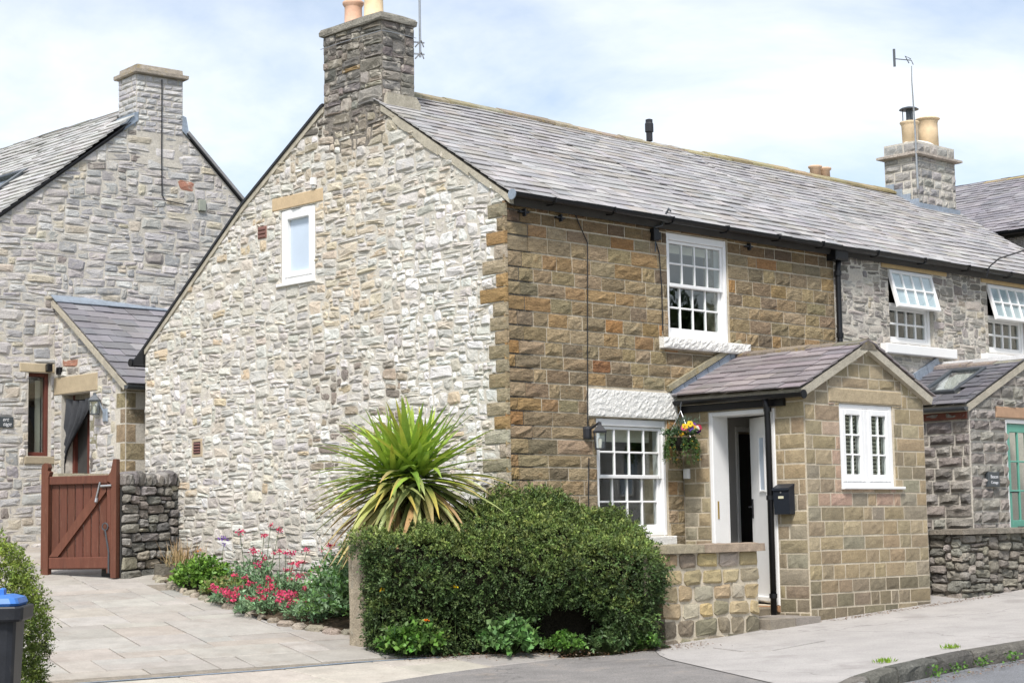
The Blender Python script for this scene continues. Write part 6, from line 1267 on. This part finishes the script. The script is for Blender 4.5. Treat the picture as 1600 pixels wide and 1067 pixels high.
# leaf litter along the hedge, the porch and the gutter
n = 2600; k = NR.integers(0, 4, n); X = np.zeros(n); Y = np.zeros(n)
seg = [((-2.0, -.75), (-.6, -1.55), .12), ((-.8, -1.55), (.6, -2.0), .16), ((2.9, -1.85), (6.2, -1.9), .06), ((-1.2, -5.32), (3, -5.1), .05)]
for i, (a, b, s) in enumerate(seg): q = k == i; t_ = NR.uniform(0, 1, q.sum()); X[q] = a[0]+(b[0]-a[0])*t_+NR.normal(0, s, q.sum()); Y[q] = a[1]+(b[1]-a[1])*t_+NR.normal(0, s, q.sum())
Z = garr(X, Y)+.014-np.where(k == 3, .12*np.clip((X+2.1)/1.9, 0, 1), 0)+NR.uniform(0, .006, n)
lit = leaf_mesh('leaf_litter', np.stack([X, Y, Z], 1), unit(NR.normal(0, 1, (n, 3))*np.array([1, 1, .12])), unit(NR.normal(0, .3, (n, 3))+np.array([0, 0, 1])), NR.uniform(.01, .03, n), NR.uniform(.006, .018, n), cols(n, [((.20, .11, .06), 3), ((.30, .2, .12), 2), ((.12, .075, .045), 2), ((.40, .36, .3), .5)]), 'leaf', None); stuff(lit)
lit['label'] = 'brown leaf litter scattered along hedge foot and kerb'; lit['category'] = 'leaf litter'

# ================================================================== hanging basket
hb = thing('hanging_basket', (2.50, -.22, 1.68), 'hanging basket of yellow, purple and pink pansies with trailing greenery by the lower window', 'basket')
bc = Vector((2.50, -.24, 1.845))
MB().lathe(bc, [(.03, -.14), (.10, -.12), (.145, -.06), (.16, .0), (.165, .01), (.14, .012)], 16).build('basket', M['wick'], hb, True)
for q in range(3): a = q*2.094+.4; MB().tube([bc+Vector((.155*math.cos(a), .155*math.sin(a), .01)), (2.56, -.19, 2.17)], .0028, 4).build('chain', M['metal'], hb)
MB().tube([(2.56, -.19, 2.16), (2.565, -.185, 2.22), (2.60, -.17, 2.27)], .006, 5).build('hook', M['gunmetal'], hb)
n = 150; a = NR.uniform(0, 6.28, n); q = np.sqrt(NR.uniform(0, 1, n)); B = np.stack([bc.x+.17*q*np.cos(a), bc.y+.15*q*np.sin(a), bc.z+.02+NR.uniform(0, .05, n)], 1); f = sprigs(B, np.stack([np.cos(a)*q, np.sin(a)*q, np.full(n, .7)], 1), 6, .07, .035, .018, [((.05, .10, .03), 2), ((.07, .13, .05), 1), ((.10, .15, .09), 1)]); leaf_mesh('foliage', *f, 'leaf', hb)
n = 60; B = np.stack([bc.x+.06+NR.normal(0, .05, n), bc.y+NR.normal(0, .05, n), np.full(n, bc.z+.06)], 1); f = sprigs(B, NR.normal(0, .35, (n, 3))+np.array([0, 0, 1]), 5, .2, .06, .007, [((.13, .20, .15), 1), ((.09, .15, .10), 1)], .25); leaf_mesh('grassy_tuft', *f, 'leaf', hb)
tr_P = [[] for _ in range(6)]
for i in range(22):
    a = U(2.2, 5.6) if i < 15 else U(0, 6.28); p = bc+Vector((.15*math.cos(a), .13*math.sin(a), .02)); L = U(.12, .26) if i % 3 else U(.24, .31); B = []; D = []
    for s in range(26): t_ = s/25; B.append((p.x+.05*math.cos(a)*math.sin(t_*2)+U(-.01, .01), min(p.y+.05*math.sin(a)*math.sin(t_*2)+U(-.01, .01), -.04), p.z-L*t_)); D.append((math.cos(a)*.5, math.sin(a)*.5, -.7))
    B = np.array(B); f = sprigs(B, np.array(D)+NR.normal(0, .4, B.shape), 4, .025, .026, .010, [((.05, .105, .025), 2), ((.08, .15, .035), 2)], .8); leaf_mesh('trailing_stem', *f, 'leaf', hb)
    if i % 2 == 0:
        for s in (12, 25): flower(hb, B[s]+np.array([U(-.02, .02), -.02, 0]), .014, (.70, .36, .03), 8, 'small_flower')
PAN = [(-.11, .07, (.80, .50, .02)), (-.03, .10, (.80, .58, .03)), (.045, .085, (.16, .04, .28)), (.02, .055, (.72, .50, .02)), (-.03, .045, (.15, .06, .40)), (-.09, .035, (.75, .18, .15)), (.0, .075, (.72, .17, .14)), (.115, .06, (.45, .03, .08)), (.13, .03, (.07, .02, .15)), (-.155, -.005, (.80, .48, .02)), (-.06, .06, (.75, .72, .66)), (.07, .05, (.72, .66, .62)), (-.13, .05, (.55, .08, .16))]
for du, dz, c in PAN:
    p = bc+Vector((du*.75+.02, -.13-.5*du*.5+U(-.02, .02), dz+.06)); nrm = Vector((-.55, -.75, .35)).normalized(); s1 = nrm.cross(Vector((0, 0, 1))).normalized(); s2 = nrm.cross(s1); m = MB()
    for q in range(5):
        a = q*1.2566+.3; pc = p+(s1*math.cos(a)+s2*math.sin(a))*.020; V = [pc+(s1*math.cos(b)+s2*math.sin(b))*.021+nrm*(.004 if b_ % 2 else 0) for b_, b in enumerate([j*1.047 for j in range(6)])]; m.add(V, [tuple(range(6))], vary(c, .12, .05))
    V = [p+nrm*.006+(s1*math.cos(b)+s2*math.sin(b))*.008 for b in [j*1.047 for j in range(6)]]; m.add(V, [tuple(range(6))], (.06, .02, .03)); m.build('pansy', M['petal'], hb)

# ================================================================== wheelie bin
wb = thing('wheelie_bin', (-7.16, -2.19, g(-7.16, -2.19)), 'dark grey wheelie bin with bright blue lid at the left edge', 'bin')
bu = Vector((.80, -.60, 0)).normalized(); bv = Vector((.60, .80, 0)).normalized(); B0 = Vector((-7.16, -2.19, g(-7.16, -2.19)))
def ringb(hw, hd, z, r=.05):
    out = []
    for sx, sy in ((1, -1), (1, 1), (-1, 1), (-1, -1)):
        for t_ in (0, .5, 1):
            ang = {(1, -1): -90, (1, 1): 0, (-1, 1): 90, (-1, -1): 180}[(sx, sy)]+t_*90; out.append(B0+bu*(sx*(hw-r)+r*math.cos(rad(ang)))+bv*(sy*(hd-r)+r*math.sin(rad(ang)))+Vector((0, 0, z)))
    return out
def loftb(rings, name, mat):
    V = sum(rings, []); k = 12; return MB().add(V, [(r*k+i, r*k+(i+1) % k, (r+1)*k+(i+1) % k, (r+1)*k+i) for r in range(len(rings)-1) for i in range(k)]+[tuple(range(k-1, -1, -1)), tuple((len(rings)-1)*k+i for i in range(k))]).build(name, M[mat], wb)
zt = .39-B0.z
loftb([ringb(.18, .20, .03), ringb(.215, .235, .5), ringb(.235, .26, zt-.10)], 'body', 'binbody'); loftb([ringb(.275, .30, zt-.10), ringb(.285, .31, zt-.085), ringb(.29, .315, zt-.01), ringb(.285, .31, zt)], 'rim', 'binbody')
loftb([ringb(.245, .27, zt+.002), ringb(.255, .28, zt+.02), ringb(.24, .265, zt+.055), ringb(.18, .20, zt+.075)], 'lid', 'binlid')
m = MB(); m.bev(Frame(B0+Vector((0, 0, zt+.07)), bu, bv, (0, 0, 1)), .10, .13, -.06, .06, -.02, .05, .01); m.build('lid_handle', M['binlid'], wb)
for sx in (-1, 1): c = B0+bv*.2+bu*(sx*.2); MB().tube([c+Vector((0, 0, .1)), c+bu*(sx*.05)+Vector((0, 0, .1))], .1, 14).build('wheel', M['black'], wb)

# ================================================================== trees on the far side of the road (they show in the window glass)
n = 30000; cc = np.array([(30, -24, 3.6, 3.8), (37, -31, 4.6, 4.8), (24, -28, 2.6, 3.2), (47, -36, 5.2, 5), (12, -34, 3.5, 4.2), (20, -42, 5, 5), (33, -36, 3.8, 4), (27, -21, 2.5, 3.2)]); k = NR.integers(0, len(cc), n)
Dd = unit(NR.normal(0, 1, (n, 3)))*NR.uniform(.55, 1, (n, 1))**.5; Pp = cc[k][:, :3]+Dd*cc[k][:, 3:4]*np.array([1, 1, .95])*(1+.22*np.sin(Dd[:, :1]*9+Dd[:, 1:2]*7+k[:, None]))
tb = leaf_mesh('roadside_trees', Pp, unit(NR.normal(0, 1, (n, 3))), unit(NR.normal(0, 1, (n, 3))), .55, .42, cols(n, [((.05, .085, .02), 1), ((.035, .06, .016), 1)]), 'leaf', None); stuff(tb); tb['label'] = 'mass of leafy trees across the road mirrored in the window panes'; tb['category'] = 'trees'
